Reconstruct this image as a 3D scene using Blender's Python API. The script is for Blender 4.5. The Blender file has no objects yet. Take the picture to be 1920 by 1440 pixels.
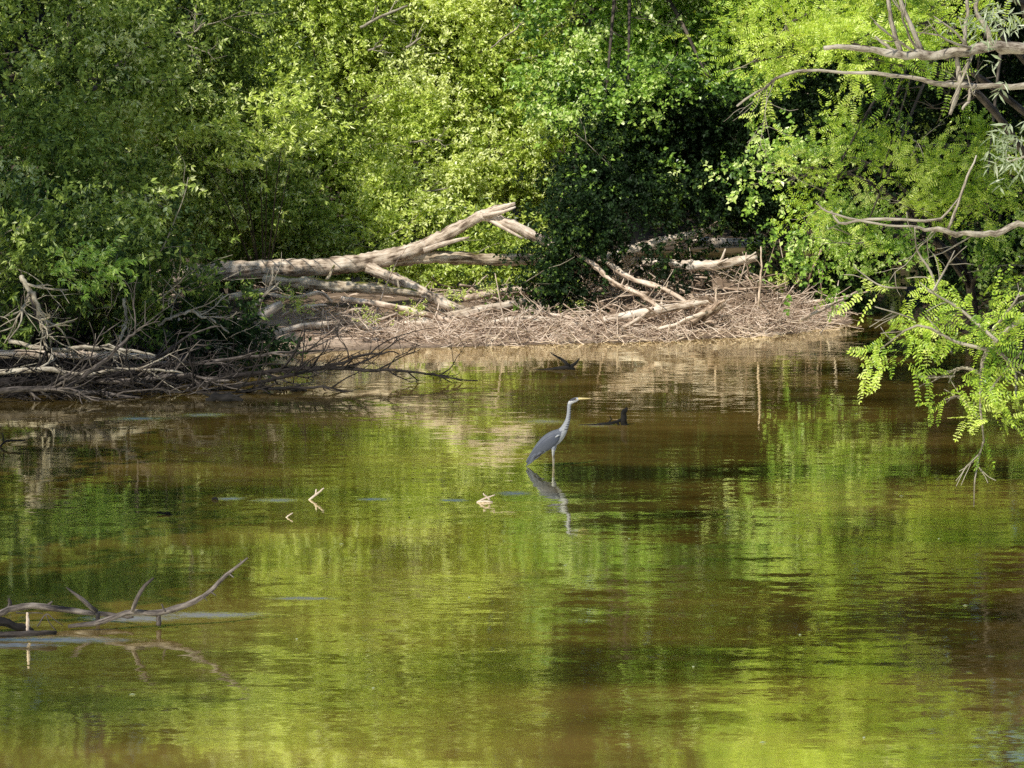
import bpy, math, random
import numpy as np
from mathutils import Vector
from mathutils.bvhtree import BVHTree

R = random.Random(11)
NR = np.random.default_rng(11)
sc = bpy.context.scene
COL = sc.collection

# ------------------------------------------------------------------ camera
CH, FPX, HOR = 4.44, 4590.0, 200.0
PITCH = math.atan((720 - HOR) / FPX)
cp, sp = math.cos(PITCH), math.sin(PITCH)
cam = bpy.data.cameras.new('camera')
cam.sensor_width = 36.0
cam.lens = FPX / 1920 * 36
cam.clip_end = 2000
camo = bpy.data.objects.new('camera', cam)
camo.location = (0, 0, CH)
camo.rotation_euler = (math.pi / 2 - PITCH, 0, 0)
COL.objects.link(camo)
sc.camera = camo

def ray(px, py):
    a, b = (px - 960) / FPX, (720 - py) / FPX
    return np.array([a, cp + b * sp, -sp + b * cp])
def P(px, py, Y):
    d = ray(px, py)
    return np.array([0, 0, CH]) + d * (Y / d[1])
def G(px, py, z=0.0):
    d = ray(px, py)
    return np.array([0, 0, CH]) + d * ((z - CH) / d[2])
def ppm(Y):
    return FPX / Y

# ------------------------------------------------------------------ materials
def mat(name):
    m = bpy.data.materials.new(name)
    m.use_nodes = True
    m.node_tree.nodes.clear()
    return m, m.node_tree.nodes, m.node_tree.links
def nd(N, t, **kw):
    n = N.new(t)
    for k, v in kw.items():
        if k.startswith('i_'):
            n.inputs[k[2:].replace('_', ' ')].default_value = v
        else:
            setattr(n, k, v)
    return n
def ramp(N, stops):
    r = N.new('ShaderNodeValToRGB')
    e = r.color_ramp.elements
    while len(e) < len(stops):
        e.new(0.5)
    for i, (p, c) in enumerate(stops):
        e[i].position = p
        e[i].color = (*c, 1)
    return r

def leaf_mat(name, stops, trans, tcol, rough=0.36, spec=0.5):
    m, N, L = mat(name)
    at = nd(N, 'ShaderNodeAttribute', attribute_name='tint')
    rp = ramp(N, stops)
    L.new(at.outputs['Fac'], rp.inputs[0])
    b = nd(N, 'ShaderNodeBsdfPrincipled', i_Roughness=rough)
    b.inputs['Specular IOR Level'].default_value = spec
    L.new(rp.outputs[0], b.inputs['Base Color'])
    t = nd(N, 'ShaderNodeBsdfTranslucent')
    mx = nd(N, 'ShaderNodeMix', data_type='RGBA', blend_type='MULTIPLY')
    mx.inputs[0].default_value = 1
    L.new(rp.outputs[0], mx.inputs[6])
    mx.inputs[7].default_value = (*tcol, 1)
    L.new(mx.outputs[2], t.inputs['Color'])
    mm = nd(N, 'ShaderNodeMixShader', i_Fac=trans)
    L.new(b.outputs[0], mm.inputs[1]); L.new(t.outputs[0], mm.inputs[2])
    o = nd(N, 'ShaderNodeOutputMaterial')
    L.new(mm.outputs[0], o.inputs[0])
    return m

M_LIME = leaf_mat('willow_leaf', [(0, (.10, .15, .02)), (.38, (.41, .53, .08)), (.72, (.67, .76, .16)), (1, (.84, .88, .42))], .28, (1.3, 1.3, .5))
M_SHADE = leaf_mat('shaded_shrub_leaf', [(0, (.05, .09, .025)), (.45, (.24, .33, .06)), (.8, (.50, .60, .14)), (1, (.72, .76, .38))], .3, (1.3, 1.3, .5), rough=.5, spec=.2)  # darker than the willow leaf: some bank shade is in this colour
M_BROAD = leaf_mat('broad_leaf', [(0, (.06, .13, .018)), (.45, (.27, .44, .06)), (.8, (.50, .66, .13)), (1, (.74, .82, .36))], .28, (1.3, 1.4, .4))
M_DARK = leaf_mat('shaded_ivy_leaf', [(0, (.006, .014, .004)), (.6, (.013, .031, .008)), (.92, (.028, .06, .013)), (1, (.11, .18, .03))], .2, (1.2, 1.3, .5), rough=.55, spec=.15)  # near black: the deep shade is painted into the leaf colour
M_LOCUST = leaf_mat('locust_leaf', [(0, (.13, .24, .02)), (.45, (.36, .52, .045)), (.8, (.58, .71, .08)), (1, (.72, .8, .24))], .35, (1.35, 1.3, .4))
M_GREY = leaf_mat('pale_willow_leaf', [(0, (.2, .26, .12)), (.5, (.34, .4, .22)), (1, (.55, .58, .42))], .25, (1.2, 1.2, .6))
M_FAR = leaf_mat('far_leaf', [(0, (.04, .07, .012)), (.6, (.11, .16, .022)), (1, (.2, .25, .04))], .3, (1.4, 1.3, .5))

def bark_mat(name, dark, mid, light, moss=0.0, rough=.85, bump=.6, fiss=(9, 1.4)):
    m, N, L = mat(name)
    uv = nd(N, 'ShaderNodeUVMap', uv_map='UVMap')
    mp = nd(N, 'ShaderNodeMapping'); mp.inputs['Scale'].default_value = (fiss[0], fiss[1], 1)
    L.new(uv.outputs[0], mp.inputs[0])
    tc = nd(N, 'ShaderNodeTexCoord')
    n1 = nd(N, 'ShaderNodeTexNoise', i_Scale=1.6, i_Detail=6.0, i_Roughness=.65)
    L.new(mp.outputs[0], n1.inputs['Vector'])
    n2 = nd(N, 'ShaderNodeTexNoise', i_Scale=3.2, i_Detail=5.0, i_Roughness=.6)
    L.new(tc.outputs['Object'], n2.inputs['Vector'])
    ad = nd(N, 'ShaderNodeMath', operation='MULTIPLY_ADD'); ad.inputs[1].default_value = .6
    sub = nd(N, 'ShaderNodeMath', operation='MULTIPLY'); sub.inputs[1].default_value = .45
    L.new(n2.outputs[0], sub.inputs[0]); L.new(n1.outputs[0], ad.inputs[0]); L.new(sub.outputs[0], ad.inputs[2])
    rp = ramp(N, [(.38, tuple(q * .35 for q in dark)), (.44, dark), (.53, mid), (.66, light)])
    L.new(ad.outputs[0], rp.inputs[0])
    col = rp.outputs[0]
    if moss:
        g = nd(N, 'ShaderNodeNewGeometry')
        sx = nd(N, 'ShaderNodeSeparateXYZ'); L.new(g.outputs['Normal'], sx.inputs[0])
        n3 = nd(N, 'ShaderNodeTexNoise', i_Scale=2.2, i_Detail=4.0); L.new(tc.outputs['Object'], n3.inputs['Vector'])
        mu = nd(N, 'ShaderNodeMath', operation='MULTIPLY'); L.new(sx.outputs[2], mu.inputs[0]); L.new(n3.outputs[0], mu.inputs[1])
        mr = nd(N, 'ShaderNodeMapRange'); mr.inputs[1].default_value = .55 - .3 * moss; mr.inputs[2].default_value = .62 - .2 * moss
        L.new(mu.outputs[0], mr.inputs[0])
        mx = nd(N, 'ShaderNodeMix', data_type='RGBA'); L.new(mr.outputs[0], mx.inputs[0]); L.new(col, mx.inputs[6])
        mx.inputs[7].default_value = (.13, .13, .02, 1)
        col = mx.outputs[2]
    bs = nd(N, 'ShaderNodeBsdfPrincipled', i_Roughness=rough)
    bs.inputs['Specular IOR Level'].default_value = .2
    L.new(col, bs.inputs['Base Color'])
    bp = nd(N, 'ShaderNodeBump', i_Strength=bump, i_Distance=.03)
    L.new(ad.outputs[0], bp.inputs['Height']); L.new(bp.outputs[0], bs.inputs['Normal'])
    o = nd(N, 'ShaderNodeOutputMaterial'); L.new(bs.outputs[0], o.inputs[0])
    return m

M_LOG = bark_mat('weathered_bark', (.15, .105, .07), (.54, .43, .32), (.80, .70, .57), bump=1.0)
M_LOGMOSS = bark_mat('mossy_bark', (.13, .09, .05), (.50, .40, .28), (.78, .68, .52), moss=.55, bump=.9)
M_BLEACH = bark_mat('bleached_wood', (.3, .22, .15), (.68, .56, .44), (.88, .79, .67), bump=.5, fiss=(5, .7))
M_STICK = bark_mat('driftwood', (.22, .15, .10), (.62, .48, .36), (.86, .74, .61), bump=.4, fiss=(3, 2))
M_STICK2 = bark_mat('old_driftwood', (.15, .10, .065), (.44, .32, .225), (.66, .53, .41), bump=.4, fiss=(3, 2))
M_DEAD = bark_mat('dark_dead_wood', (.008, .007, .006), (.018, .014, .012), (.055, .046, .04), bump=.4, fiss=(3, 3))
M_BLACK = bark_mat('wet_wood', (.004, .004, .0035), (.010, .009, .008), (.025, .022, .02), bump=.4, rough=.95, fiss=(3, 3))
M_GREYWOOD = bark_mat('grey_wood', (.028, .024, .02), (.085, .07, .06), (.27, .23, .19), bump=.6, fiss=(4, 3))
M_PALEBARK = bark_mat('pale_lichen_bark', (.13, .10, .07), (.36, .31, .23), (.52, .47, .37), bump=.6, fiss=(4, 5))
M_TRUNK = bark_mat('tree_bark', (.03, .024, .018), (.08, .065, .05), (.16, .13, .1), bump=.9, fiss=(8, 1.5))
M_TWIG = bark_mat('bare_twig', (.16, .13, .09), (.32, .28, .2), (.46, .41, .31), bump=.2, fiss=(3, 4))

# ------------------------------------------------------------------ mesh builders
class MB:
    def __init__(s):
        s.v = []; s.f = []; s.uv = []; s.n = 0
    def tube(s, pts, rad, k=8, rough=0.0, cap=True, seed=0, flat=1.0):
        pts = np.asarray(pts, float); n = len(pts)
        rad = np.asarray(rad, float) if np.ndim(rad) else np.full(n, float(rad))
        t = np.gradient(pts, axis=0); t /= np.linalg.norm(t, axis=1, keepdims=True) + 1e-9
        up = np.array([0, 0, 1.0]) if abs(t[0, 2]) < .9 else np.array([1.0, 0, 0])
        u = np.cross(up, t[0]); u /= np.linalg.norm(u)
        U = []
        for i in range(n):
            u = u - t[i] * np.dot(u, t[i]); u /= np.linalg.norm(u) + 1e-9
            U.append(u)
        U = np.array(U); W = np.cross(t, U)
        a = np.arange(k) / k * 2 * np.pi
        rr = rad[:, None] * np.ones((1, k))
        if rough and n >= 20:
            g0 = np.random.default_rng(seed + 99)
            bump = np.zeros((n, k))
            tt_ = np.arange(n)[:, None]
            for _ in range(9):
                f1 = g0.uniform(.15, 1.3); m_ = g0.integers(1, 5)
                bump += np.sin(tt_ * f1 + g0.uniform(0, 6.28) + a[None] * m_) / 3
            rr = rr * (1 + rough * .55 * bump)
        if rough:
            g = np.random.default_rng(seed + n * 7 + k)
            lob = sum(np.cos(a * m + g.uniform(0, 6.28)) / m for m in (2, 3, 5))
            tw = g.normal(0, 1, (n, k)); tw = (tw + np.roll(tw, 1, 1) + np.roll(tw, -1, 1)) / 3
            rr = rr * (1 + rough * (.35 * lob[None] + .9 * tw))
        ring = pts[:, None] + rr[..., None] * (np.cos(a)[None, :, None] * U[:, None] + flat * np.sin(a)[None, :, None] * W[:, None])
        s.v.append(ring.reshape(-1, 3))
        ln = np.concatenate([[0], np.cumsum(np.linalg.norm(np.diff(pts, axis=0), axis=1))])
        b = s.n
        for i in range(n - 1):
            for j in range(k):
                j2 = (j + 1) % k
                s.f.append((b + i * k + j, b + i * k + j2, b + (i + 1) * k + j2, b + (i + 1) * k + j))
                s.uv += [(j / k, ln[i]), ((j + 1) / k, ln[i]), ((j + 1) / k, ln[i + 1]), (j / k, ln[i + 1])]
        if cap:
            s.f.append(tuple(b + j for j in range(k))[::-1]); s.uv += [(.5 + .1 * math.cos(q), .1 * math.sin(q)) for q in a]
            s.f.append(tuple(b + (n - 1) * k + j for j in range(k))); s.uv += [(.5 + .1 * math.cos(q), .1 * math.sin(q)) for q in a]
        s.n += n * k
        return s
    def build(s, name, material, parent=None, origin=(0, 0, 0), smooth=True):
        me = bpy.data.meshes.new(name)
        V = np.concatenate(s.v) - np.asarray(origin)
        me.from_pydata(V.tolist(), [], s.f)
        uvl = me.uv_layers.new(name='UVMap')
        uvl.data.foreach_set('uv', np.asarray(s.uv, np.float32).ravel())
        me.polygons.foreach_set('use_smooth', np.full(len(me.polygons), smooth))
        me.materials.append(material)
        o = bpy.data.objects.new(name, me); COL.objects.link(o)
        if parent is not None:
            o.parent = parent
        else:
            o.location = origin
        return o

def tag(o, label=None, cat=None, group=None, kind=None):
    if label: o['label'] = label
    if cat: o['category'] = cat
    if group: o['group'] = group
    if kind: o['kind'] = kind
    return o
def empty(name, loc, label, cat, group=None):
    o = bpy.data.objects.new(name, None); o.location = [float(q) for q in loc]
    o.empty_display_size = .2
    COL.objects.link(o)
    return tag(o, label, cat, group)

def smooth_path(ctrl, n):
    """Catmull-Rom through control rows of any width"""
    c = np.asarray(ctrl, float)
    if len(c) == 2:
        t = np.linspace(0, 1, n)[:, None]
        return c[0] * (1 - t) + c[1] * t
    e = np.vstack([2 * c[0] - c[1], c, 2 * c[-1] - c[-2]])
    out = []
    for q in np.linspace(0, len(c) - 1 - 1e-6, n):
        i = int(q); t = q - i
        p0, p1, p2, p3 = e[i], e[i + 1], e[i + 2], e[i + 3]
        out.append(.5 * ((2 * p1) + (-p0 + p2) * t + (2 * p0 - 5 * p1 + 4 * p2 - p3) * t * t + (-p0 + 3 * p1 - 3 * p2 + p3) * t ** 3))
    return np.array(out)
def pxpath(rows, n, wob=0.0):
    """rows: (px, py, depth, radius in photo pixels) -> points and radii in metres"""
    q = smooth_path([(*P(r[0], r[1], r[2]), r[3] / ppm(r[2])) for r in rows], n)
    pts, rad = q[:, :3], np.maximum(q[:, 3], .002)
    if wob:
        j = NR.normal(0, 1, (n, 3)); j = (j + np.roll(j, 1, 0)) / 2
        pts = pts + j * wob
    return pts, rad
def rot_dir(d, ang, rnd):
    d = d / np.linalg.norm(d)
    q = np.array([rnd.gauss(0, 1) for _ in range(3)]); q -= d * np.dot(q, d); q /= np.linalg.norm(q) + 1e-9
    return d * math.cos(ang) + q * math.sin(ang)
def wander(p, d, L, n, kink, rnd, sag=0.0):
    pts = [np.array(p, float)]; d = d / np.linalg.norm(d)
    for i in range(n - 1):
        d = d + np.array([rnd.gauss(0, kink) for _ in range(3)]); d[2] -= sag
        d /= np.linalg.norm(d); pts.append(pts[-1] + d * L / (n - 1))
    return np.array(pts)
def twiggy(mb, p, d, L, r, depth, rnd, kink=.18, sag=0.0, k=5, dens=4):
    n = max(4, int(4 + L * 4))
    pts = wander(p, d, L, n, kink, rnd, sag)
    mb.tube(pts, np.linspace(r, max(r * .3, .0024), n), k)
    if depth > 0:
        for _ in range(rnd.randint(max(1, dens - 2), dens + 1)):
            i = rnd.randint(1, n - 2)
            dd = rot_dir(pts[i + 1] - pts[i], rnd.uniform(.4, 1.1), rnd)
            twiggy(mb, pts[i], dd, L * rnd.uniform(.25, .55), r * .5, depth - 1, rnd, kink, sag, max(4, k - 1), dens)

# ------------------------------------------------------------------ terrain
BAR = [(-300, 36), (-25, 37)] + [tuple(G(*q)[:2]) for q in [(0, 722), (180, 712), (300, 702), (400, 692), (480, 676), (560, 664), (650, 658), (760, 653), (880, 650), (1050, 645),
       (1200, 641), (1350, 634), (1500, 625), (1590, 604), (1560, 588), (1400, 577), (1250, 563), (1120, 548), (1040, 532)]] + \
      [(.9, 64), (.5, 68), (1.2, 73), (6, 77), (14, 80), (40, 88), (300, 110), (300, 400), (-300, 400)]
RIGHT = [(300, -60), (9, -60), (7.2, 6), (7.4, 20), (7.8, 30), (8.9, 40), (9.0, 46), (8.5, 53), (9.6, 60), (13, 68), (40, 76), (300, 95)]
LEFT = [(-300, -60), (-9, -60), (-8.5, 8), (-8.8, 20), (-9.3, 28), (-10, 36), (-300, 38)]
def sdist(x, y, poly):
    p = np.array(poly, float); q = np.roll(p, -1, 0)
    d = np.full(x.shape, 1e9); ins = np.zeros(x.shape, bool)
    for (ax, ay), (bx, by) in zip(p, q):
        ex, ey = bx - ax, by - ay
        t = np.clip(((x - ax) * ex + (y - ay) * ey) / (ex * ex + ey * ey + 1e-12), 0, 1)
        d = np.minimum(d, (x - ax - t * ex) ** 2 + (y - ay - t * ey) ** 2)
        c = ((ay > y) != (by > y)) & (x < (bx - ax) * (y - ay) / (by - ay + 1e-12) + ax)
        ins ^= c
    d = np.sqrt(d)
    return np.where(ins, d, -d)
_ph = NR.uniform(0, 6.28, (40, 2)); _fr = NR.normal(0, 1, (40, 2))
def vnoise(x, y, s):
    o = 0
    for i in range(14):
        f = _fr[i] * s * (1 + i * .25)
        o = o + np.sin(x * f[0] + y * f[1] + _ph[i, 0]) / (1 + i * .25)
    return o / 5
MOUND = [(1270, 600, 1.5, 1.0, .62), (1130, 615, 1.3, .8, .34), (1420, 602, 1.4, .7, .26), (980, 615, 1.3, .7, .26), (820, 605, 1.6, 1.2, .22), (640, 600, 2.2, 1.6, .25)]
MOUND = [(*G(a, b)[:2], c, d, e) for a, b, c, d, e in MOUND]
def height(x, y):
    x = np.asarray(x, float); y = np.asarray(y, float)
    wig = .25 * vnoise(x, y, 1.3)
    db, dr, dl = sdist(x, y, BAR) + wig * .5 + .16 * vnoise(x, y, 6.0), sdist(x, y, RIGHT) + wig, sdist(x, y, LEFT) + wig
    d = np.maximum(np.maximum(db, dr), dl)
    z = np.where(d > 0, np.minimum(.28, .16 * d), np.maximum(-.7, .25 * d))
    land = d > 0
    hill = .28 * np.maximum(0, y - np.where(x < 2, 58.5, np.minimum(58.5 + (x - 2) * 9, 80)))
    hill = np.minimum(hill, 24) * (y > 50)
    hill = np.maximum(hill, .3 * np.clip(-10.5 - x, 0, 40) * (y > 30))
    hill = np.maximum(hill, np.minimum(.45 * np.maximum(dr - .3, 0), 9))
    hill = np.maximum(hill, np.minimum(.4 * np.maximum(dl - .3, 0), 8))
    z = z + np.where(land, hill, 0)
    z = z + np.where(land, .05 * vnoise(x, y, 3.0) * np.clip(d, 0, 1), 0)
    for cx, cy, rx, ry, hh in MOUND:
        z = z + hh * np.exp(-((x - cx) / rx) ** 2 - ((y - cy) / ry) ** 2)
    return z
def H1(x, y):
    return float(height(np.array([x]), np.array([y]))[0])

def ground_mat():
    m, N, L = mat('river_mud')
    tc = nd(N, 'ShaderNodeTexCoord')
    n1 = nd(N, 'ShaderNodeTexNoise', i_Scale=1.1, i_Detail=8.0, i_Roughness=.68); L.new(tc.outputs['Object'], n1.inputs['Vector'])
    n2 = nd(N, 'ShaderNodeTexNoise', i_Scale=14.0, i_Detail=6.0, i_Roughness=.7); L.new(tc.outputs['Object'], n2.inputs['Vector'])
    r1 = ramp(N, [(.3, (.26, .175, .115)), (.5, (.47, .34, .24)), (.72, (.62, .48, .36))])
    L.new(n1.outputs[0], r1.inputs[0])
    r2 = ramp(N, [(.38, (.28, .25, .22)), (.5, (.85, .85, .85)), (.62, (1.05, 1.05, 1.05))])
    L.new(n2.outputs[0], r2.inputs[0])
    mu = nd(N, 'ShaderNodeMix', data_type='RGBA', blend_type='MULTIPLY'); mu.inputs[0].default_value = .8
    L.new(r1.outputs[0], mu.inputs[6]); L.new(r2.outputs[0], mu.inputs[7])
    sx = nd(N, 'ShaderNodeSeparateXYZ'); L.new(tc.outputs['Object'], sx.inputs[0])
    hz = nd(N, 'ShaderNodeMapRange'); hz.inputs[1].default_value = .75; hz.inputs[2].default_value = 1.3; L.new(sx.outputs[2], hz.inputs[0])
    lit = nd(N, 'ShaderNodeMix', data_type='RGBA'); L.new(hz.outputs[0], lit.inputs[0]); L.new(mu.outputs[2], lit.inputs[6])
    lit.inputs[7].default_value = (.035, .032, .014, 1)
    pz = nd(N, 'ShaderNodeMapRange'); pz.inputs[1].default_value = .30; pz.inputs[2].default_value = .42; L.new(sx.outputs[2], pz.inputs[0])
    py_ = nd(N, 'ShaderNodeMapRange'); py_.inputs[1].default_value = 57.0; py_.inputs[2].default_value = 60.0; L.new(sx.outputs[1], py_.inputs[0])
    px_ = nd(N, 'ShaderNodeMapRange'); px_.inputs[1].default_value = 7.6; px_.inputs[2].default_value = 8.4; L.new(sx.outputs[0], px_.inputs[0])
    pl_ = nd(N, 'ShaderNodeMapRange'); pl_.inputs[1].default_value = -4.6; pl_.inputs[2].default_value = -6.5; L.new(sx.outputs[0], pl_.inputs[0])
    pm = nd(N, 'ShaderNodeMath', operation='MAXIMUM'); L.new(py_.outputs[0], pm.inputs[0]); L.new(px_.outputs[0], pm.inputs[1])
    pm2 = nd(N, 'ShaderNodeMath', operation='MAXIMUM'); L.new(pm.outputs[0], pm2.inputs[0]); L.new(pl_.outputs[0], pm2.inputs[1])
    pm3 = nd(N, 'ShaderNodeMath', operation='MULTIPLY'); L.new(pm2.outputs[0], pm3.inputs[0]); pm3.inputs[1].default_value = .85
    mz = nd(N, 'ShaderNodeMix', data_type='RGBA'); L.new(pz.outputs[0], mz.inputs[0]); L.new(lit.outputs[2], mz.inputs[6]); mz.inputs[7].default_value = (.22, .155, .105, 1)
    my = nd(N, 'ShaderNodeMix', data_type='RGBA'); L.new(pm3.outputs[0], my.inputs[0]); L.new(mz.outputs[2], my.inputs[6]); my.inputs[7].default_value = (.035, .027, .016, 1)  # left shore, right bank and far bank: shade painted into the ground colour
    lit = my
    wet = nd(N, 'ShaderNodeMapRange'); wet.inputs[1].default_value = .0; wet.inputs[2].default_value = .07
    wet.inputs[3].default_value = .45; wet.inputs[4].default_value = 1; L.new(sx.outputs[2], wet.inputs[0])
    wm = nd(N, 'ShaderNodeMix', data_type='RGBA', blend_type='MULTIPLY'); wm.inputs[0].default_value = 1
    L.new(lit.outputs[2], wm.inputs[6]); L.new(wet.outputs[0], wm.inputs[7])
    bs = nd(N, 'ShaderNodeBsdfPrincipled', i_Roughness=.8); bs.inputs['Specular IOR Level'].default_value = .25
    L.new(wm.outputs[2], bs.inputs['Base Color'])
    bp = nd(N, 'ShaderNodeBump', i_Strength=.8, i_Distance=.06); L.new(n2.outputs[0], bp.inputs['Height']); L.new(bp.outputs[0], bs.inputs['Normal'])
    o = nd(N, 'ShaderNodeOutputMaterial'); L.new(bs.outputs[0], o.inputs[0])
    return m

def axis(segs):
    out = []
    for a, b, s in segs:
        out.append(np.arange(a, b, s))
    return np.unique(np.round(np.concatenate(out), 4))
ax = axis([(-300, -40, 20), (-40, -14, 2), (-14, 14, .22), (14, 40, 2), (40, 301, 20)])
ay = axis([(-60, 10, 5), (10, 32, 1), (32, 64, .22), (64, 100, 1), (100, 401, 20)])
X, Y = np.meshgrid(ax, ay)
Z = height(X, Y)
nx, ny = len(ax), len(ay)
idx = np.arange(nx * ny).reshape(ny, nx)
F = np.stack([idx[:-1, :-1], idx[:-1, 1:], idx[1:, 1:], idx[1:, :-1]], -1).reshape(-1, 4)
def quads_mesh(name, V, F, material, tint=None, smooth=False):
    me = bpy.data.meshes.new(name)
    nf = len(F)
    me.vertices.add(len(V)); me.vertices.foreach_set('co', np.ascontiguousarray(V, np.float32).ravel())
    me.loops.add(nf * 4); me.loops.foreach_set('vertex_index', np.ascontiguousarray(F, np.int32).ravel())
    me.polygons.add(nf); me.polygons.foreach_set('loop_start', np.arange(nf, dtype=np.int32) * 4)
    try:
        me.polygons.foreach_set('loop_total', np.full(nf, 4, np.int32))
    except Exception:
        pass
    me.polygons.foreach_set('use_smooth', np.full(nf, smooth))
    if tint is not None:
        a = me.attributes.new('tint', 'FLOAT', 'FACE'); a.data.foreach_set('value', np.ascontiguousarray(tint, np.float32))
    me.update(calc_edges=True)
    me.materials.append(material)
    return me
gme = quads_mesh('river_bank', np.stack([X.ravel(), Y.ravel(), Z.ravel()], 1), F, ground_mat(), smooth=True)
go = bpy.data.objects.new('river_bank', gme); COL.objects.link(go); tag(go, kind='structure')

# ------------------------------------------------------------------ water
def water_mat():
    m, N, L = mat('river_water')
    g = nd(N, 'ShaderNodeNewGeometry')
    acc = None
    def vm(op, a, b):
        n = nd(N, 'ShaderNodeVectorMath', operation=op)
        for i, q in enumerate((a, b)):
            if isinstance(q, tuple): n.inputs[i].default_value = q
            elif q is not None: L.new(q, n.inputs[i])
        return n
    def mth(op, a, b, clamp=False):
        n = nd(N, 'ShaderNodeMath', operation=op, use_clamp=clamp)
        for i, q in enumerate((a, b)):
            if isinstance(q, (int, float)): n.inputs[i].default_value = q
            else: L.new(q, n.inputs[i])
        return n.outputs[0]
    def layer(scale, stretch, amp, detail, off):
        mp = nd(N, 'ShaderNodeMapping'); mp.inputs['Scale'].default_value = (scale * stretch, scale, 1); mp.inputs['Location'].default_value = off
        mp.inputs['Rotation'].default_value = (0, 0, off[2])
        L.new(g.outputs['Position'], mp.inputs[0])
        n = nd(N, 'ShaderNodeTexNoise', i_Scale=1.0, i_Detail=detail, i_Roughness=.55); L.new(mp.outputs[0], n.inputs['Vector'])
        s = vm('SUBTRACT', n.outputs['Color'], (.5, .5, .5))
        return vm('MULTIPLY', s.outputs[0], (amp * .4, amp, 0)).outputs[0]
    big = layer(.9, .35, .03, 2, (3, 1, .06))
    mid = layer(5.5, .3, .06, 2, (7, 2, -.05))
    fine = layer(24, .35, .045, 2, (1, 9, .03))
    # calm and rippled zones
    mp = nd(N, 'ShaderNodeMapping'); mp.inputs['Scale'].default_value = (.12, .35, 1); L.new(g.outputs['Position'], mp.inputs[0])
    zn = nd(N, 'ShaderNodeTexNoise', i_Scale=1.0, i_Detail=3.0); L.new(mp.outputs[0], zn.inputs['Vector'])
    zr = nd(N, 'ShaderNodeMapRange'); zr.inputs[1].default_value = .35; zr.inputs[2].default_value = .65; zr.inputs[3].default_value = .2; zr.inputs[4].default_value = 1.5
    L.new(zn.outputs[0], zr.inputs[0])
    s1 = vm('ADD', mid, fine)
    s2 = nd(N, 'ShaderNodeVectorMath', operation='SCALE'); L.new(s1.outputs[0], s2.inputs[0]); L.new(zr.outputs[0], s2.inputs['Scale'])
    slope = vm('ADD', s2.outputs[0], big).outputs[0]
    # lively little riffles behind snags: world positions
    mask = None
    for (px, py, rx, ry) in RIFF:
        c = G(px, py)
        d = vm('SUBTRACT', g.outputs['Position'], tuple(c))
        d = vm('MULTIPLY', d.outputs[0], (1 / rx, 1 / ry, 0))
        ln = nd(N, 'ShaderNodeVectorMath', operation='LENGTH'); L.new(d.outputs[0], ln.inputs[0])
        v = mth('SUBTRACT', 1.0, ln.outputs['Value'], True)
        mask = v if mask is None else mth('MAXIMUM', mask, v)
    mp2 = nd(N, 'ShaderNodeMapping'); mp2.inputs['Scale'].default_value = (6, 80, 1); L.new(g.outputs['Position'], mp2.inputs[0])
    rn = nd(N, 'ShaderNodeTexNoise', i_Scale=1.0, i_Detail=6.0, i_Roughness=.8); L.new(mp2.outputs[0], rn.inputs['Vector'])
    mk = mth('ADD', mask, mth('MULTIPLY', mth('SUBTRACT', rn.outputs[0], .575), 3.4))
    mr = nd(N, 'ShaderNodeMapRange'); mr.inputs[1].default_value = .15; mr.inputs[2].default_value = .6; L.new(mk, mr.inputs[0])
    mgate = mth('MULTIPLY', mr.outputs[0], mth('MULTIPLY', mask, 5.0, True))
    mp3 = nd(N, 'ShaderNodeMapping'); mp3.inputs['Scale'].default_value = (11, 120, 1); L.new(g.outputs['Position'], mp3.inputs[0])
    rn3 = nd(N, 'ShaderNodeTexNoise', i_Scale=1.0, i_Detail=3.0); L.new(mp3.outputs[0], rn3.inputs['Vector'])
    mr3 = nd(N, 'ShaderNodeMapRange'); mr3.inputs[1].default_value = .34; mr3.inputs[2].default_value = .52; L.new(rn3.outputs[0], mr3.inputs[0])
    mgate = mth('MULTIPLY', mgate, mr3.outputs[0])
    rip = nd(N, 'ShaderNodeVectorMath', operation='SCALE'); rip.inputs[0].default_value = (0, -.34, 0); L.new(mgate, rip.inputs['Scale'])
    slope = vm('ADD', slope, rip.outputs[0]).outputs[0]
    nrm = vm('NORMALIZE', vm('ADD', slope, (0, 0, 1)).outputs[0], None).outputs[0]
    # murky ochre body, darker olive in places
    cmp_ = nd(N, 'ShaderNodeMapping'); cmp_.inputs['Scale'].default_value = (.10, .34, 1); cmp_.inputs['Location'].default_value = (.4, 2.2, 0); L.new(g.outputs['Position'], cmp_.inputs[0])
    cn = nd(N, 'ShaderNodeTexNoise', i_Scale=1.0, i_Detail=6.0, i_Roughness=.6); L.new(cmp_.outputs[0], cn.inputs['Vector'])
    cr = ramp(N, [(.40, (.06, .042, .006)), (.53, (.27, .17, .028)), (.66, (.60, .38, .085))]); L.new(cn.outputs[0], cr.inputs[0])
    df = nd(N, 'ShaderNodeBsdfDiffuse'); L.new(cr.outputs[0], df.inputs['Color'])
    gl_ = nd(N, 'ShaderNodeBsdfGlossy', i_Roughness=.045); L.new(nrm, gl_.inputs['Normal'])
    gl_.inputs['Color'].default_value = (1, .98, .80, 1)
    fr = nd(N, 'ShaderNodeFresnel', i_IOR=1.6); L.new(nrm, fr.inputs['Normal'])
    mr2 = nd(N, 'ShaderNodeMapRange'); mr2.inputs[3].default_value = .77; mr2.inputs[4].default_value = 1.0; L.new(fr.outputs[0], mr2.inputs[0])
    ms = nd(N, 'ShaderNodeMixShader'); L.new(mr2.outputs[0], ms.inputs[0]); L.new(df.outputs[0], ms.inputs[1]); L.new(gl_.outputs[0], ms.inputs[2])
    o = nd(N, 'ShaderNodeOutputMaterial'); L.new(ms.outputs[0], o.inputs[0])
    return m
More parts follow.
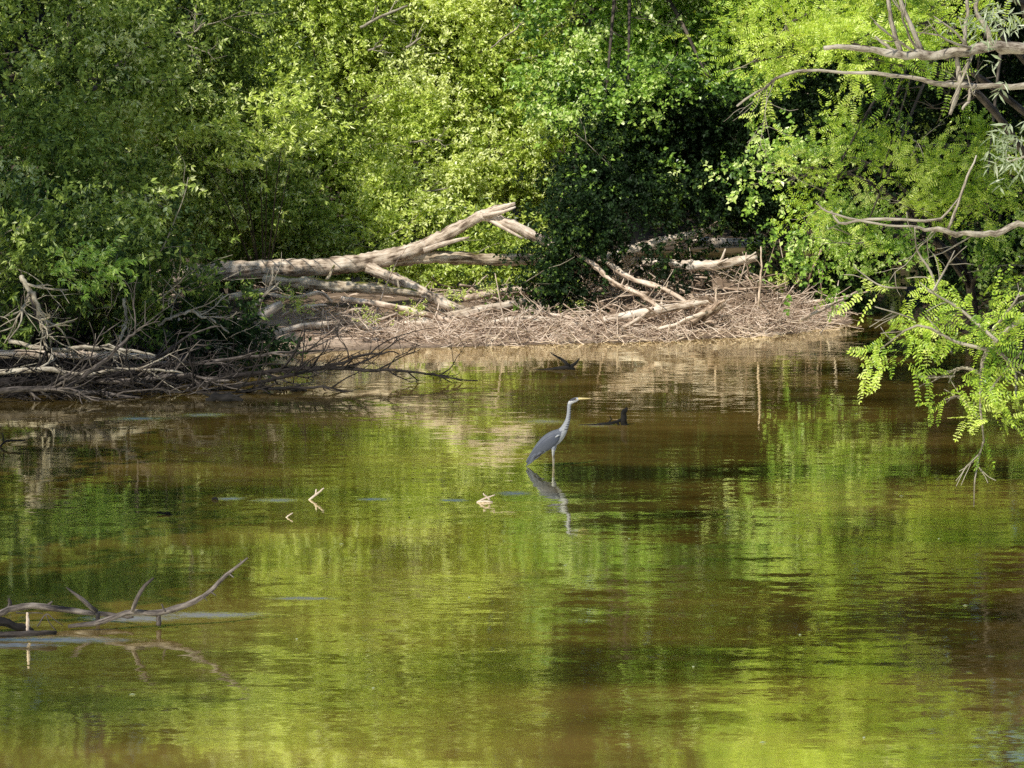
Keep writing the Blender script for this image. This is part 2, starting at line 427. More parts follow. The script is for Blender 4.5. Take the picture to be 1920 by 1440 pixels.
# riffles (photo pixel of the spot on the water, half sizes in metres)
RIFF = [(390, 1153, .8, .2), (250, 1160, .7, .22), (570, 1122, .5, .14), (100, 1200, 1.0, .2), (30, 1208, .6, .22), (965, 925, .4, .3), (850, 938, .3, .2), (700, 936, .35, .2),
        (520, 938, .45, .25), (430, 935, .3, .2), (1020, 790, .7, .55), (1120, 797, .5, .4), (380, 778, .7, .45), (260, 785, .8, .4)]
wv = np.array([(-300, -60, 0), (300, -60, 0), (300, 400, 0), (-300, 400, 0)], float)
wo = bpy.data.objects.new('river_water', quads_mesh('river_water', wv, np.array([[0, 1, 2, 3]]), water_mat())); COL.objects.link(wo); tag(wo, kind='structure')

# ------------------------------------------------------------------ foliage
def leaf_quads(base, d, nrm, L, W):
    """one kite per leaf, slightly cupped -> (n,4,3)"""
    s = np.cross(nrm, d); s /= np.linalg.norm(s, axis=1, keepdims=True) + 1e-9
    n2 = np.cross(d, s)
    L = L[:, None]; W = W[:, None]
    mid = base + d * L * .45
    a = mid + s * W * .5 + n2 * W * .12
    b = mid - s * W * .5 + n2 * W * .12
    tip = base + d * L - n2 * L * .12
    return np.stack([base, a, tip, b], 1)
def norm(a):
    return a / (np.linalg.norm(a, axis=-1, keepdims=True) + 1e-9)
def spray_simple(rng, nl, TL, L, W, spread=.8):
    t = np.sort(rng.uniform(.05, 1, nl))
    az = np.arange(nl) * 2.4 + rng.normal(0, .5, nl)
    base = np.stack([t * TL, .03 * np.sin(t * 5) * TL, -.12 * t * t * TL], 1)
    d = norm(np.stack([np.full(nl, .5), spread * np.cos(az), spread * np.sin(az) * .8 - .35], 1) + rng.normal(0, .2, (nl, 3)))
    nn = norm(np.array([.3, 0, 1.0]) + rng.normal(0, .5, (nl, 3)))
    return leaf_quads(base, d, nn, L * rng.uniform(.7, 1.2, nl), W * rng.uniform(.75, 1.2, nl))
def pinnate(rng, npair, RL, L, W):
    """one pinnate leaf along x, leaflets as two quads (midrib fold)"""
    q = []
    ts = np.linspace(.15, 1, npair)
    curve = rng.uniform(-.25, -.05)
    ctr = lambda t: np.array([t * RL, rng.normal(0, .002), curve * RL * t * t])
    for i, t in enumerate(ts):
        for sgn in (-1, 1):
            b = ctr(t); d = norm(np.array([.28 + .5 * (t > .97), sgn * 1.0, rng.normal(-.1, .22)])[None])[0]
            l = L * rng.uniform(.85, 1.1) * (1 - .25 * (t > .9)); w = W * rng.uniform(.85, 1.1)
            nn = norm((np.array([0, 0, 1.0]) + rng.normal(0, .2, 3))[None])[0]
            s = np.cross(nn, d); n2 = np.cross(d, s)
            p = lambda f, k, up: b + d * l * f + s * w * k + n2 * w * up
            q.append([b, p(.25, .45, .1), p(.75, .45, .06), p(1, 0, -.1)])
            q.append([p(1, 0, -.1), p(.75, -.45, .06), p(.25, -.45, .1), b])
    # terminal leaflet and rachis strip
    q.append([ctr(1), ctr(1) + [L * .4, W * .45, 0], ctr(1) + [L, 0, -.01], ctr(1) + [L * .4, -W * .45, 0]])
    for a_, b_ in zip(np.linspace(0, .9, 4), np.linspace(.3, 1, 4)):
        A, B = ctr(a_), ctr(b_)
        q.append([A + [0, .0015, 0], B + [0, .0015, 0], B - [0, .0015, 0], A - [0, .0015, 0]])
    return np.array(q)
def spray_pinnate(rng, nleaf, TL, npair, RL, L, W):
    out = []
    for i in range(nleaf):
        t = (i + .5) / nleaf
        q = pinnate(rng, npair, RL * rng.uniform(.7, 1.1), L, W)
        az = i * 2.4 + rng.normal(0, .4); el = rng.uniform(-.5, .35)
        ca, sa = math.cos(az * .5 + rng.uniform(-.4, .4)), math.sin(az)
        d = norm(np.array([.55, sa, el])[None])[0]; up = norm((np.array([0, 0, 1.0]) + rng.normal(0, .3, 3))[None])[0]
        s = norm(np.cross(up, d)[None])[0]; u = np.cross(d, s)
        M = np.stack([d, s, u])
        out.append(q @ M + np.array([t * TL, 0, -.1 * t * t * TL]))
    return np.concatenate(out)
TR = np.random.default_rng(5)
TPL = {
    'willow': [spray_simple(TR, 15, .42, .105, .048) for _ in range(8)],
    'willow_big': [spray_simple(TR, 12, .7, .17, .075) for _ in range(6)],
    'shrub': [spray_simple(TR, 13, .40, .115, .052, .85) for _ in range(8)],
    'shrub_light': [spray_simple(TR, 16, .42, .12, .042, .55) for _ in range(6)],
    'broad': [spray_simple(TR, 11, .45, .105, .072, .9) for _ in range(8)],
    'broad_big': [spray_simple(TR, 11, .8, .22, .15, .9) for _ in range(6)],
    'ivy': [spray_simple(TR, 15, .36, .075, .055, 1.0) for _ in range(8)],
    'locust': [spray_pinnate(TR, 5, .5, 7, .26, .05, .02) for _ in range(6)],
    'locust_near': [spray_pinnate(TR, 4, .3, 9, .27, .042, .018) for _ in range(6)],
    'locust_coarse': [spray_simple(TR, 26, .55, .075, .03, .9) for _ in range(6)],
    'longwillow': [spray_simple(TR, 9, .25, .13, .021, .8) for _ in range(4)],
    'far': [spray_simple(TR, 10, 1.2, .34, .2, 1.0) for _ in range(6)],
    'weed': [spray_simple(TR, 10, .25, .07, .03, .9) for _ in range(4)],
}
def place_sprays(tpl, pos, dirs, scale, rng, tint_c, tint_v=.22):
    """pos,dirs (n,3); returns V,F,tint"""
    V = []; T = []
    n = len(pos); pick = rng.integers(0, len(TPL[tpl]), n)
    d = norm(dirs)
    up = np.array([-.3, -.5, .8]) + rng.normal(0, .35, (n, 3))   # blades turn to the light
    s = norm(np.cross(up, d)); u = np.cross(d, s)
    for k, q in enumerate(TPL[tpl]):
        m = np.where(pick == k)[0]
        if not len(m): continue
        nq = len(q)
        loc = q.reshape(1, -1, 3) * scale[m][:, None, None]
        w = loc[..., 0:1] * d[m][:, None] + loc[..., 1:2] * s[m][:, None] + loc[..., 2:3] * u[m][:, None] + pos[m][:, None]
        V.append(w.reshape(-1, 3))
        tt = tint_c[m][:, None] + rng.normal(0, tint_v, (len(m), nq))
        T.append(tt.ravel())
    V = np.concatenate(V); T = np.clip(np.concatenate(T), 0, 1)
    return V, np.arange(len(V)).reshape(-1, 4), T
def blob_sprays(blobs, dens, rng, out=.75, droop=0.0, back=.5, shell=.5, clump=26, ctv=.22):
    """blobs: (cx,cy,cz,rx,ry,rz[,weight]) -> spray bases, directions, tint centres"""
    PS, DS, TS = [], [], []
    for b in blobs:
        c = np.array(b[:3]); r = np.array(b[3:6]); w = b[6] if len(b) > 6 else 1
        area = 4 * np.pi * (((r[0] * r[1]) ** 1.6 + (r[0] * r[2]) ** 1.6 + (r[1] * r[2]) ** 1.6) / 3) ** (1 / 1.6)
        n = int(area * dens * w)
        # clumps first: uneven outline, gaps and dark pockets
        lobe_t = rng.normal(0, .09)
        nc = max(8, n // clump)
        v = norm(rng.normal(0, 1, (nc, 3)))
        keep = (v[:, 1] < .15) | (rng.random(nc) < back)
        v = v[keep]; nc = len(v)
        f = rng.normal(0, 1, (5, 3)) * 2.3; ph = rng.uniform(0, 6.28, 5)
        lump = 1 + .13 * np.sin(v @ f.T + ph).sum(1) / 1.6
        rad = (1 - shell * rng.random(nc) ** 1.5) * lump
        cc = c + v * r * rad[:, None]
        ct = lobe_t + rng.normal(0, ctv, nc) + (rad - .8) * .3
        which = rng.integers(0, nc, n)
        sz = rng.uniform(.16, .46, nc)
        p = cc[which] + rng.normal(0, 1, (n, 3)) * sz[which][:, None] * np.minimum(1, r / r.max() * 1.3)
        d = norm(out * v[which] + rng.normal(0, .6, (n, 3)) + np.array([0, 0, .15 - droop]))
        ok = p[:, 2] > .12
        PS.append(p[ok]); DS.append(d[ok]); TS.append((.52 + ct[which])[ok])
    return np.concatenate(PS), np.concatenate(DS), np.concatenate(TS)
LEAFCOUNT = [0]
def foliage(name, parent, sets, material, origin):
    """sets: list of (tpl, pos, dirs, scale, tint)"""
    VV, FF, TT = [], [], []; o = 0
    rng = np.random.default_rng(abs(hash(str(origin[0]))) % 1000 if False else int(abs(origin[0]) * 100 + abs(origin[1]) * 10))
    for tpl, p, d, s, t in sets:
        V, F_, T = place_sprays(tpl, p, d, s, rng, t)
        VV.append(V); FF.append(F_ + o); TT.append(T); o += len(V)
    V = np.concatenate(VV) - np.asarray(origin)
    LEAFCOUNT[0] += len(V) // 4
    ob = bpy.data.objects.new(name, quads_mesh(name, V, np.concatenate(FF), material, np.concatenate(TT)))
    COL.objects.link(ob)
    if parent is not None: ob.parent = parent
    return ob
def B(px, py, Y, rx, rz, ry, w=1.0):
    """crown lobe from photo pixels (half sizes rx, rz in pixels at depth Y; ry in metres)"""
    c = P(px, py, Y); s = ppm(Y)
    return (*c, rx / s, ry, rz / s, w)

def tree(name, label, cat, base, blobs, tpl, dens, material, trunk_r=.12, top=None, group=None, seed=1, bare=0, high=(), htpl=None, hdens=1.2,
         scale=1.0, droop=0.0, back=.5, tint=0.0, limbs=5, stems=1, barelen=(.6, 1.4), shell=.5, trunk_mat=None, clump=26, htint=0.0):
    rng = np.random.default_rng(seed); rnd = random.Random(seed)
    bx, by = base; bz = H1(bx, by) - .05
    root = empty(name, (bx, by, bz), label, cat, group)
    org = np.array([bx, by, bz])
    allb = list(blobs) + list(high)
    if top is None:
        top = max(b[2] for b in allb)
    ctrx = np.mean([b[0] for b in allb]); ctry = np.mean([b[1] for b in allb])
    for s in range(stems):
        mb = MB()
        tx = bx + (ctrx - bx) * .5 + rnd.uniform(-.4, .4) * (s > 0) * 2; ty = by + (ctry - by) * .5 + rnd.uniform(-.2, .2)
        ctrl = [(bx + (.15 * s), by, bz - .1, trunk_r), (bx + (tx - bx) * .25 + rnd.uniform(-.15, .15), by + (ty - by) * .2, bz + (top - bz) * .3, trunk_r * .8),
                (bx + (tx - bx) * .6 + rnd.uniform(-.2, .2), by + (ty - by) * .6, bz + (top - bz) * .62, trunk_r * .55), (tx, ty, top, trunk_r * .18)]
        q = smooth_path(ctrl, 16)
        mb.tube(q[:, :3], q[:, 3], 9, rough=.12, seed=seed + s)
        mb.build('trunk' if stems == 1 else 'stem', trunk_mat or M_TRUNK, root, org)
        # limbs out to the crown lobes
        for b in allb[s::stems][:limbs]:
            i = rnd.randint(3, 11); st = q[i, :3]; c = np.array(b[:3])
            e = c + np.array([rnd.uniform(-.5, .5) * b[3], rnd.uniform(-.6, .2) * b[4], rnd.uniform(-.2, .5) * b[5]])
            mid = (st + e) / 2 + np.array([0, 0, .12 * np.linalg.norm(e - st)])
            qq = smooth_path([(*st, q[i, 3] * .6), (*mid, q[i, 3] * .4), (*e, q[i, 3] * .1 + .004)], 9)
            ml = MB(); ml.tube(qq[:, :3], qq[:, 3], 6, rough=.1, seed=seed)
            for _ in range(5):
                k = rnd.randint(3, 7)
                twiggy(ml, qq[k, :3], rot_dir(qq[k + 1, :3] - qq[k, :3], rnd.uniform(.4, 1), rnd), rnd.uniform(.4, 1.1), qq[k, 3] * .45, 1, rnd)
            ml.build('limb', trunk_mat or M_TRUNK, root, org)
    sets = []
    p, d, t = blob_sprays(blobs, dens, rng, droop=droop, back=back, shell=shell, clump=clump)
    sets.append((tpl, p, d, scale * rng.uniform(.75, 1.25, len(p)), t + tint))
    if high:
        p2, d2, t2 = blob_sprays(high, hdens, rng, droop=droop, back=.8)
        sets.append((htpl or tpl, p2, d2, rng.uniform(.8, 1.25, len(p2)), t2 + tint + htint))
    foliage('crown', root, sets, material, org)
    # bare dead twigs showing at the front of the crown
    for _ in range(bare):
        b = blobs[rnd.randrange(len(blobs))]
        v = norm(np.array([[rnd.gauss(0, 1), -abs(rnd.gauss(1.1, .5)), rnd.gauss(0, .7)]]))[0]
        st = np.array(b[:3]) + v * np.array(b[3:6]) * rnd.uniform(.85, 1.02)
        dd = norm(np.array([[rnd.choice((-1, 1)) * rnd.uniform(.5, 1), rnd.uniform(-.7, .1), rnd.uniform(-.35, .75)]]))[0]
        mb = MB(); L_ = rnd.uniform(*barelen)
        twiggy(mb, st - dd * .3, dd, L_, rnd.uniform(.008, .017), 1, rnd, kink=.14, dens=3)
        mb.build('bare_branch', M_TWIG, root, org)
    return root

# --- far-bank willows, sunlit, behind the fallen trunk
def hb(px, Y, z, r, ry=2.2, rz=None, w=1.0):
    """a lobe high above the frame (seen in the water)"""
    return ((px - 960) * Y / FPX, Y, z, r, ry, rz or r * .85, w)
g1 = 'willows on the far bank'
D = 58
tree('willow_tree', 'sunlit lime green willow rising straight behind the raised fork of the fallen tree', 'willow tree', (-1.0, 59.5),
     [B(760, 300, 56, 150, 130, 1.2), B(640, 180, 56.5, 150, 140, 1.3), B(820, 120, 57.5, 170, 130, 1.3), B(900, 330, 57, 130, 110, 1.0), B(700, 30, 58, 170, 120, 1.4)],
     'willow', D, M_LIME, .16, clump=42, group=g1, seed=3, bare=18, high=[hb(640, 58, 8.6, 2.6), hb(800, 58.5, 10.5, 2.7), hb(700, 59, 13, 2.6), hb(870, 59, 13.8, 2.2)], htpl='willow_big', hdens=13, htint=.24, limbs=7)
tree('willow_tree', 'lime green willow with loose crown between the dark shrubs and the raised fork', 'willow tree', (-4.9, 58.5),
     [B(520, 230, 55, 130, 120, 1.2), B(450, 90, 55.5, 140, 110, 1.2), B(560, 330, 54.5, 130, 100, 1.0), B(560, 40, 56.5, 150, 120, 1.3), B(640, 400, 54, 120, 70, .8, .8)],
     'willow', D, M_LIME, .14, clump=42, group=g1, seed=4, bare=15, high=[hb(450, 57, 9, 2.4), hb(560, 58, 11.5, 2.5), hb(500, 58, 14, 2.2)], htpl='willow_big', hdens=13, htint=.24, limbs=6, tint=-.06)
tree('willow_tree', 'paler yellow green willow leaning beside the dark ivy tree', 'willow tree', (.6, 61.5),
     [B(1010, 270, 57.5, 120, 120, 1.0), B(960, 150, 58.5, 130, 120, 1.1), B(1040, 390, 57, 100, 90, .8), B(930, 30, 59, 150, 110, 1.3)],
     'willow', D, M_LIME, .13, clump=42, group=g1, seed=5, bare=11, high=[hb(960, 60, 9, 2.6), hb(1010, 61, 12, 2.6), hb(960, 61, 14.8, 2.3)], htpl='willow_big', hdens=13, htint=.24, limbs=6, tint=.04)
# low scrub behind the fallen trunk
g2 = 'bushes behind the fallen trunk'
for i, (px, py, rx, rz, lab) in enumerate([
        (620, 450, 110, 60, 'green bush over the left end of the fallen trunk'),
        (760, 440, 90, 55, 'leafy lit bush tucked under the raised limb of the fallen trunk'),
        (930, 470, 100, 60, 'small green bush in the gap below the broken limb'),
        (470, 440, 120, 70, 'shaded bush at the root end of the fallen trunk')]):
    c = P(px, py, 52.5)
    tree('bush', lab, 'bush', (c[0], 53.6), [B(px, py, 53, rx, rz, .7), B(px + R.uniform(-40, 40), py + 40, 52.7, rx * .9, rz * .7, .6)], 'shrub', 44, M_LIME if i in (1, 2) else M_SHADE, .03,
         group=g2, seed=20 + i, bare=4, limbs=2, barelen=(.5, 1.2), tint=-.02)

# --- left bank shrubs in shade, hanging over the water
g3 = 'shaded shrubs on the left bank'
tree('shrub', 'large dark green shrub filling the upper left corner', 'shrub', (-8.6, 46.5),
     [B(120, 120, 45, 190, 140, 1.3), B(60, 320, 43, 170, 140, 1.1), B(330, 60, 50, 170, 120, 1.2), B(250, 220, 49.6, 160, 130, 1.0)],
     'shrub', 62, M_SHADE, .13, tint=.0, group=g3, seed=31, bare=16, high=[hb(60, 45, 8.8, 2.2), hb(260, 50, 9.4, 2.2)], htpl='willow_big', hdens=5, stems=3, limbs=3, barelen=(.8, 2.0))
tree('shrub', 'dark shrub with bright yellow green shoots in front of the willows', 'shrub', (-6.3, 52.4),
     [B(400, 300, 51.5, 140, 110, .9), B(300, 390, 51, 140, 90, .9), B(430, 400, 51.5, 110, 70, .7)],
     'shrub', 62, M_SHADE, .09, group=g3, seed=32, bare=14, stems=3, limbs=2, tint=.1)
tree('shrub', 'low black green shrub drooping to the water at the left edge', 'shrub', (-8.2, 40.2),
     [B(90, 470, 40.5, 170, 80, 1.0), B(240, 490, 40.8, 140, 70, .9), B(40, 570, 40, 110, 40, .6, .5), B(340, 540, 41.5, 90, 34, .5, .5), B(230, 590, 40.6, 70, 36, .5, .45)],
     'shrub', 58, M_SHADE, .08, group=g3, seed=33, bare=20, stems=3, limbs=3, droop=.3, tint=-.22, barelen=(.8, 2.2))  # lowered tint paints extra shade into these leaves
tree('shrub', 'small dark leafy shrub among the dead branches over the mud', 'shrub', (-4.55, 42.6),
     [B(450, 640, 40.6, 75, 30, .5, .8), B(340, 640, 40.4, 90, 36, .5, .6)], 'shrub', 50, M_DARK, .04, group=g3, seed=34, bare=3, stems=2, limbs=1, barelen=(.4, .8))
# bright shoots (sunlit sprigs) in front of the dark shrub: parts of a sapling of their own
def sapling(label, base, spots, tpl, material, seed, n=26, spread=40, Y=41.0, group=None, scale=1.0, name='sapling', dens=1):
    rng = np.random.default_rng(seed); rnd = random.Random(seed)
    bz = H1(*base) - .05; org = np.array([base[0], base[1], bz])
    root = empty(name, org, label, name.replace('_', ' '), group)
    ps = []; ds = []
    for (px, py) in spots:
        e = P(px, py, Y)
        q = smooth_path([(*org, .02), (*((org + e) / 2 + np.array([0, .2, .3])), .012), (*e, .004)], 10)
        MB().tube(q[:, :3], q[:, 3], 5).build('stem', M_TRUNK, root, org)
        for _ in range(n):
            ps.append(e + rng.normal(0, 1, 3) * spread / ppm(Y) * np.array([1, .8, .55])); ds.append([rng.uniform(.1, 1), rng.normal(-.4, .4), rng.normal(.35, .4)])
    ps = np.array(ps); ds = np.array(ds)
    foliage('foliage', root, [(tpl, ps, ds, scale * rng.uniform(.7, 1.1, len(ps)), rng.normal(.62, .12, len(ps)))], material, org)
    return root
sapling('bright yellow green shoots catching the sun among dark shrubs', (-5.2, 51.2), [(540, 180), (480, 215), (430, 245), (560, 250), (500, 270), (430, 310), (350, 250)], 'shrub_light', M_LIME, 51, 26, 26, Y=45.8, scale=1.1)
sapling('pale green sprig drooping in the shade above the left log', (-6.6, 41), [(110, 510), (150, 490), (200, 505), (160, 530)], 'shrub_light', M_BROAD, 52, 14, 26, Y=38.4)

def crown_branches(root, paths, material, rr=1.0):
    for i, rows in enumerate(paths):
        p_, r_ = pxpath(rows, 14, .01); mb = MB(); mb.tube(p_, r_ * rr, 6, .1); rnd = random.Random(i + len(rows))
        for _ in range(3):
            k_ = rnd.randint(3, 11); twiggy(mb, p_[k_], rot_dir(p_[k_ + 1] - p_[k_], rnd.uniform(.5, 1), rnd), rnd.uniform(.3, .7), r_[k_] * .5, 1, rnd, dens=3)
        mb.build('bare_branch', material, root, np.array(root.location))
byl = lambda t: [o for o in COL.objects if t in str(o.get('label', ''))][0]
crown_branches(byl('upper left corner'), [[(140, 200, 44.8, 3), (200, 178, 44.8, 3.2), (250, 156, 44.8, 2.8), (330, 150, 45, 1.5)], [(230, 165, 44.8, 2.6), (225, 140, 44.8, 2), (250, 95, 45, 1.6), (300, 70, 45, 1)], [(320, 62, 46.2, 2), (360, 60, 46.2, 2), (385, 42, 46.2, 1.2)],
    [(340, 80, 46.2, 1.6), (370, 92, 46.2, 1.6), (395, 100, 46.2, 1)], [(130, 130, 44.8, 1.4), (140, 150, 44.8, 1.8), (180, 148, 44.8, 1.4), (215, 152, 44.8, 1.2)], [(260, 350, 44.8, 2), (280, 375, 44.8, 2), (310, 390, 44.8, 1.2)], [(0, 420, 40.5, 2), (12, 450, 40.5, 2), (35, 475, 40.5, 1)]], M_TWIG)
crown_branches(byl('rising straight behind'), [[(675, 52, 54.5, 3), (720, 30, 54.5, 3), (765, 10, 54.6, 2)], [(762, 90, 54.6, 2.6), (790, 70, 54.6, 1.6)], [(690, 96, 54.6, 2), (715, 84, 54.6, 1.6)], [(770, 268, 54.6, 2), (800, 263, 54.5, 2), (832, 264, 54.5, 1)],
    [(745, 388, 54, 3), (768, 366, 54, 2)], [(640, 330, 54, 2), (720, 342, 54, 2), (800, 358, 54, 2), (840, 352, 54, 1)], [(920, 90, 55, 1.6), (960, 60, 55, 1.6), (985, 38, 55, 1)]], M_TWIG)

# --- broad-leaved tree, top centre-right, and the dark ivy-hung tree below it
tree('broadleaf_tree', 'tall broad leaved tree with glossy sunlit leaves at the top right of centre', 'tree', (2.2, 58.0),
     [B(1080, 70, 55, 120, 90, 1.1), B(1200, 130, 54.5, 150, 90, 1.1), B(1310, 60, 55, 140, 100, 1.2), B(1120, 190, 54.5, 110, 60, .9), B(1440, 120, 56, 140, 110, 1.2), B(1190, 185, 51.2, 110, 34, .5, .7), B(1340, 150, 51.5, 120, 40, .6, .7), B(1110, 240, 51, 60, 40, .4, .6), B(1270, 330, 50.6, 50, 14, .3, .5), B(1090, 330, 50, 30, 20, .3, .5)],
     'broad', 34, M_BROAD, .22, seed=41, bare=3, high=[hb(1330, 54, 9.0, 2.0), hb(1300, 55, 11.5, 2.6), hb(1120, 55, 13.5, 2.4), hb(1250, 56, 15, 2.6), hb(1450, 57, 9.5, 2.6), hb(1430, 57, 13, 2.6)], htpl='broad_big', hdens=9, limbs=8)
tree('ivy_tree', 'black green ivy hung tree drooping over the debris pile in deep shade', 'tree', (1.6, 58.2),
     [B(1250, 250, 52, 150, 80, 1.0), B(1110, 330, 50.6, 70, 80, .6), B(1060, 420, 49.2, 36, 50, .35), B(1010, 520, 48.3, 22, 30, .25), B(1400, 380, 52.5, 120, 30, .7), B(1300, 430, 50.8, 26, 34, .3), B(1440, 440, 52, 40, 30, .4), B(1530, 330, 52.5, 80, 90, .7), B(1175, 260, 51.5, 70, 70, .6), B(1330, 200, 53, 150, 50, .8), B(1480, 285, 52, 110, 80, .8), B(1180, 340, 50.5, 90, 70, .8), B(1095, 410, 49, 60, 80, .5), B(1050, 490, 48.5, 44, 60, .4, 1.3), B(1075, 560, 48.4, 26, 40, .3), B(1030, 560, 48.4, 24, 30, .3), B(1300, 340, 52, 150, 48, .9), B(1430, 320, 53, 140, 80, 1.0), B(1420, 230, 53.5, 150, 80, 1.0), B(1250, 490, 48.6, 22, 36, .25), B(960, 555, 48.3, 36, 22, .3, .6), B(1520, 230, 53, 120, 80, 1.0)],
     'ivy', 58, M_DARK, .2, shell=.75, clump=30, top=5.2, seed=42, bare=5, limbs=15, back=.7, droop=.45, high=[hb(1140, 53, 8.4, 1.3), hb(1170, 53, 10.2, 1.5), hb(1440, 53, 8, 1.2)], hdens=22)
# --- right bank: locusts
g4 = 'locust trees on the right bank'
tree('locust_tree', 'yellow green feathery locust reaching in at the top right above the bare boughs', 'locust tree', (9.8, 42),
     [B(1440, 50, 37, 90, 40, .6), B(1540, 80, 36.5, 110, 40, .6), B(1410, 120, 36.5, 40, 20, .3), B(1660, 120, 37, 80, 24, .5), B(1700, 50, 38, 110, 50, .8), B(1590, 10, 38, 130, 45, .8)],
     'locust', 15, M_LOCUST, .14, group=g4, clump=14, seed=61, bare=3, limbs=6, high=[hb(1500, 39, 7.8, 1.8), hb(1700, 39, 9.5, 2.2), hb(1560, 40, 11.5, 2.0), hb(1850, 40, 12, 2.4)], htpl='locust_coarse', hdens=18)
tree('locust_tree', 'wide lime green locust hanging low over the dark undercut bank', 'locust tree', (10.4, 47.5),
     [B(1660, 262, 44, 100, 28, .7), B(1560, 330, 43.5, 60, 26, .5), B(1690, 340, 43.5, 120, 44, .8), B(1550, 395, 43, 60, 36, .5), B(1800, 290, 45, 110, 50, .9), B(1600, 450, 43, 34, 34, .4), B(1850, 380, 44, 90, 30, .7), B(1720, 390, 43.4, 80, 20, .5), B(1880, 350, 44.5, 60, 40, .6)],
     'locust', 9, M_LOCUST, .14, group=g4, clump=16, seed=62, bare=8, limbs=7, high=[hb(1650, 48, 8, 2.4), hb(1850, 48, 10, 2.6), hb(1700, 49, 12.5, 2.4)], htpl='locust_coarse', hdens=18, tint=-.02)
tree('broadleaf_tree', 'blue green small leaved tree draped beside the locust above the dark bank', 'tree', (9.4, 49.5),
     [B(1440, 312, 45.5, 34, 18, .4), B(1405, 345, 45.3, 22, 16, .3), B(1480, 280, 45.5, 30, 16, .4), B(1590, 445, 44.4, 42, 42, .5), B(1650, 425, 44.4, 80, 44, .6), B(1890, 470, 46, 50, 50, .6), B(1490, 450, 45, 24, 40, .3), B(1605, 505, 44.2, 16, 26, .25)],
     'broad', 40, M_BROAD, .1, seed=63, bare=6, limbs=8, scale=.85, clump=18)
tree('broadleaf_tree', 'dark tree deep in shade behind the locusts at the right edge', 'tree', (11.5, 56),
     [B(1700, 230, 52, 180, 120, 1.4), B(1880, 200, 52, 170, 160, 1.4), B(1800, 420, 54, 200, 90, 1.2), B(1880, 60, 51, 150, 110, 1.3), B(1620, 120, 53, 160, 110, 1.4), B(1660, 510, 53, 130, 70, 1), B(1860, 520, 51, 150, 90, 1), B(1560, 470, 55, 90, 60, .8)],
     'ivy', 38, M_DARK, .2, seed=64, bare=4, limbs=5, high=[hb(1750, 54, 9, 3), hb(1650, 56, 13, 3)], htpl='broad_big', hdens=6, tint=-.15)  # low lobes blacken the undercut: its shade made from dark leaves
# trees above and outside the frame: they shade the left bank and stand mirrored in the water
tree('alder_tree', 'tall alder on the left bank shading the shrubs', 'tree', (-14.5, 38),
      [(-11, 37, 9.6, 2.2, 1.8, 1.7), (-10.6, 39.6, 10.4, 1.7, 1.6, 1.4), (-12.5, 38, 12.5, 2.4, 2.2, 2.2), (-9.9, 35.6, 8.9, 1.6, 1.4, 1.3, 1.5), (-11.5, 34, 9.5, 2.0, 2.0, 1.8), (-13.5, 36, 11, 2.2, 2, 2)], 'broad_big', 5, M_SHADE, .25, seed=72, limbs=6)
tree('alder_tree', 'alder leaning out from the near left bank', 'tree', (-12, 22),
     [(-10, 21, 8, 2.0, 2.0, 2.0), (-10.5, 17.5, 9, 2.2, 2.0, 2.2), (-11, 25.5, 8.5, 2.0, 1.6, 2.2)], 'broad_big', 7, M_BROAD, .22, seed=73, limbs=3)

# far wood on the hillside: one mass that nobody could count
rng = np.random.default_rng(9)
n = 27000
xs = rng.uniform(-34, 34, n); ys = rng.uniform(70, 96, n)
zz = height(xs, ys); zz = zz + rng.uniform(0, 1, n) ** .8 * (18 + 4 * np.sin(xs * .7) + 3 * np.sin(ys * .9 + xs))
pos = np.stack([xs, ys, zz], 1)
# keep it off the open channel
ok = (height(xs, ys) > .1)
pos = pos[ok]
fo = foliage('woodland', None, [('far', pos, norm(rng.normal(0, 1, (len(pos), 3)) + np.array([0, -.5, .1])), rng.uniform(.8, 1.4, len(pos)), rng.normal(.5, .15, len(pos)))], M_FAR, np.array([0, 0, 0.]))
tag(fo, 'dense green wood covering the hillside behind the willows', 'woodland', kind='stuff')

# ground cover on the banks at both sides: one mass of low leaves
rng = np.random.default_rng(19)
xs = np.concatenate([rng.uniform(7.6, 24, 7000), rng.uniform(-26, -8.8, 6000)]); ys = np.concatenate([rng.uniform(8, 66, 7000), rng.uniform(8, 62, 6000)])
zz = height(xs, ys); ok = zz > .2
pos = np.stack([xs, ys, zz + rng.uniform(0, .5, len(xs))], 1)[ok]
fo = foliage('undergrowth', None, [('willow_big', pos, norm(rng.normal(0, .7, (len(pos), 3)) + np.array([0, 0, .6])), rng.uniform(.6, 1.1, len(pos)), rng.normal(.4, .15, len(pos)))], M_FAR, np.array([0, 0, 0.]))
tag(fo, 'low leafy undergrowth covering the earth of both side banks', 'undergrowth', kind='stuff')

# ------------------------------------------------------------------ logs
def log(name, label, rows, material, n=34, k=18, rough=.1, wob=.0, seed=0, group=None, stubs=0, cat='log', parent=None, org=None, part=None):
    pts, rad = pxpath(rows, n, wob)
    mb = MB(); mb.tube(pts, rad, k, rough, seed=seed)
    rnd = random.Random(seed + 5)
    for _ in range(stubs):
        i = rnd.randint(2, n - 3)
        d = rot_dir(pts[i + 1] - pts[i], rnd.uniform(.7, 1.4), rnd); d[2] = abs(d[2])
        L_ = rad[i] * rnd.uniform(2, 5)
        w = wander(pts[i], d, L_, 5, .12, rnd); mb.tube(w, np.linspace(rad[i] * .4, rad[i] * .15, 5), 6, .1)
    if parent is not None:
        return mb.build(part or 'limb', material, parent, org)
    o = mb.build(name, material, None, pts[0])
    return tag(o, label, cat, group)

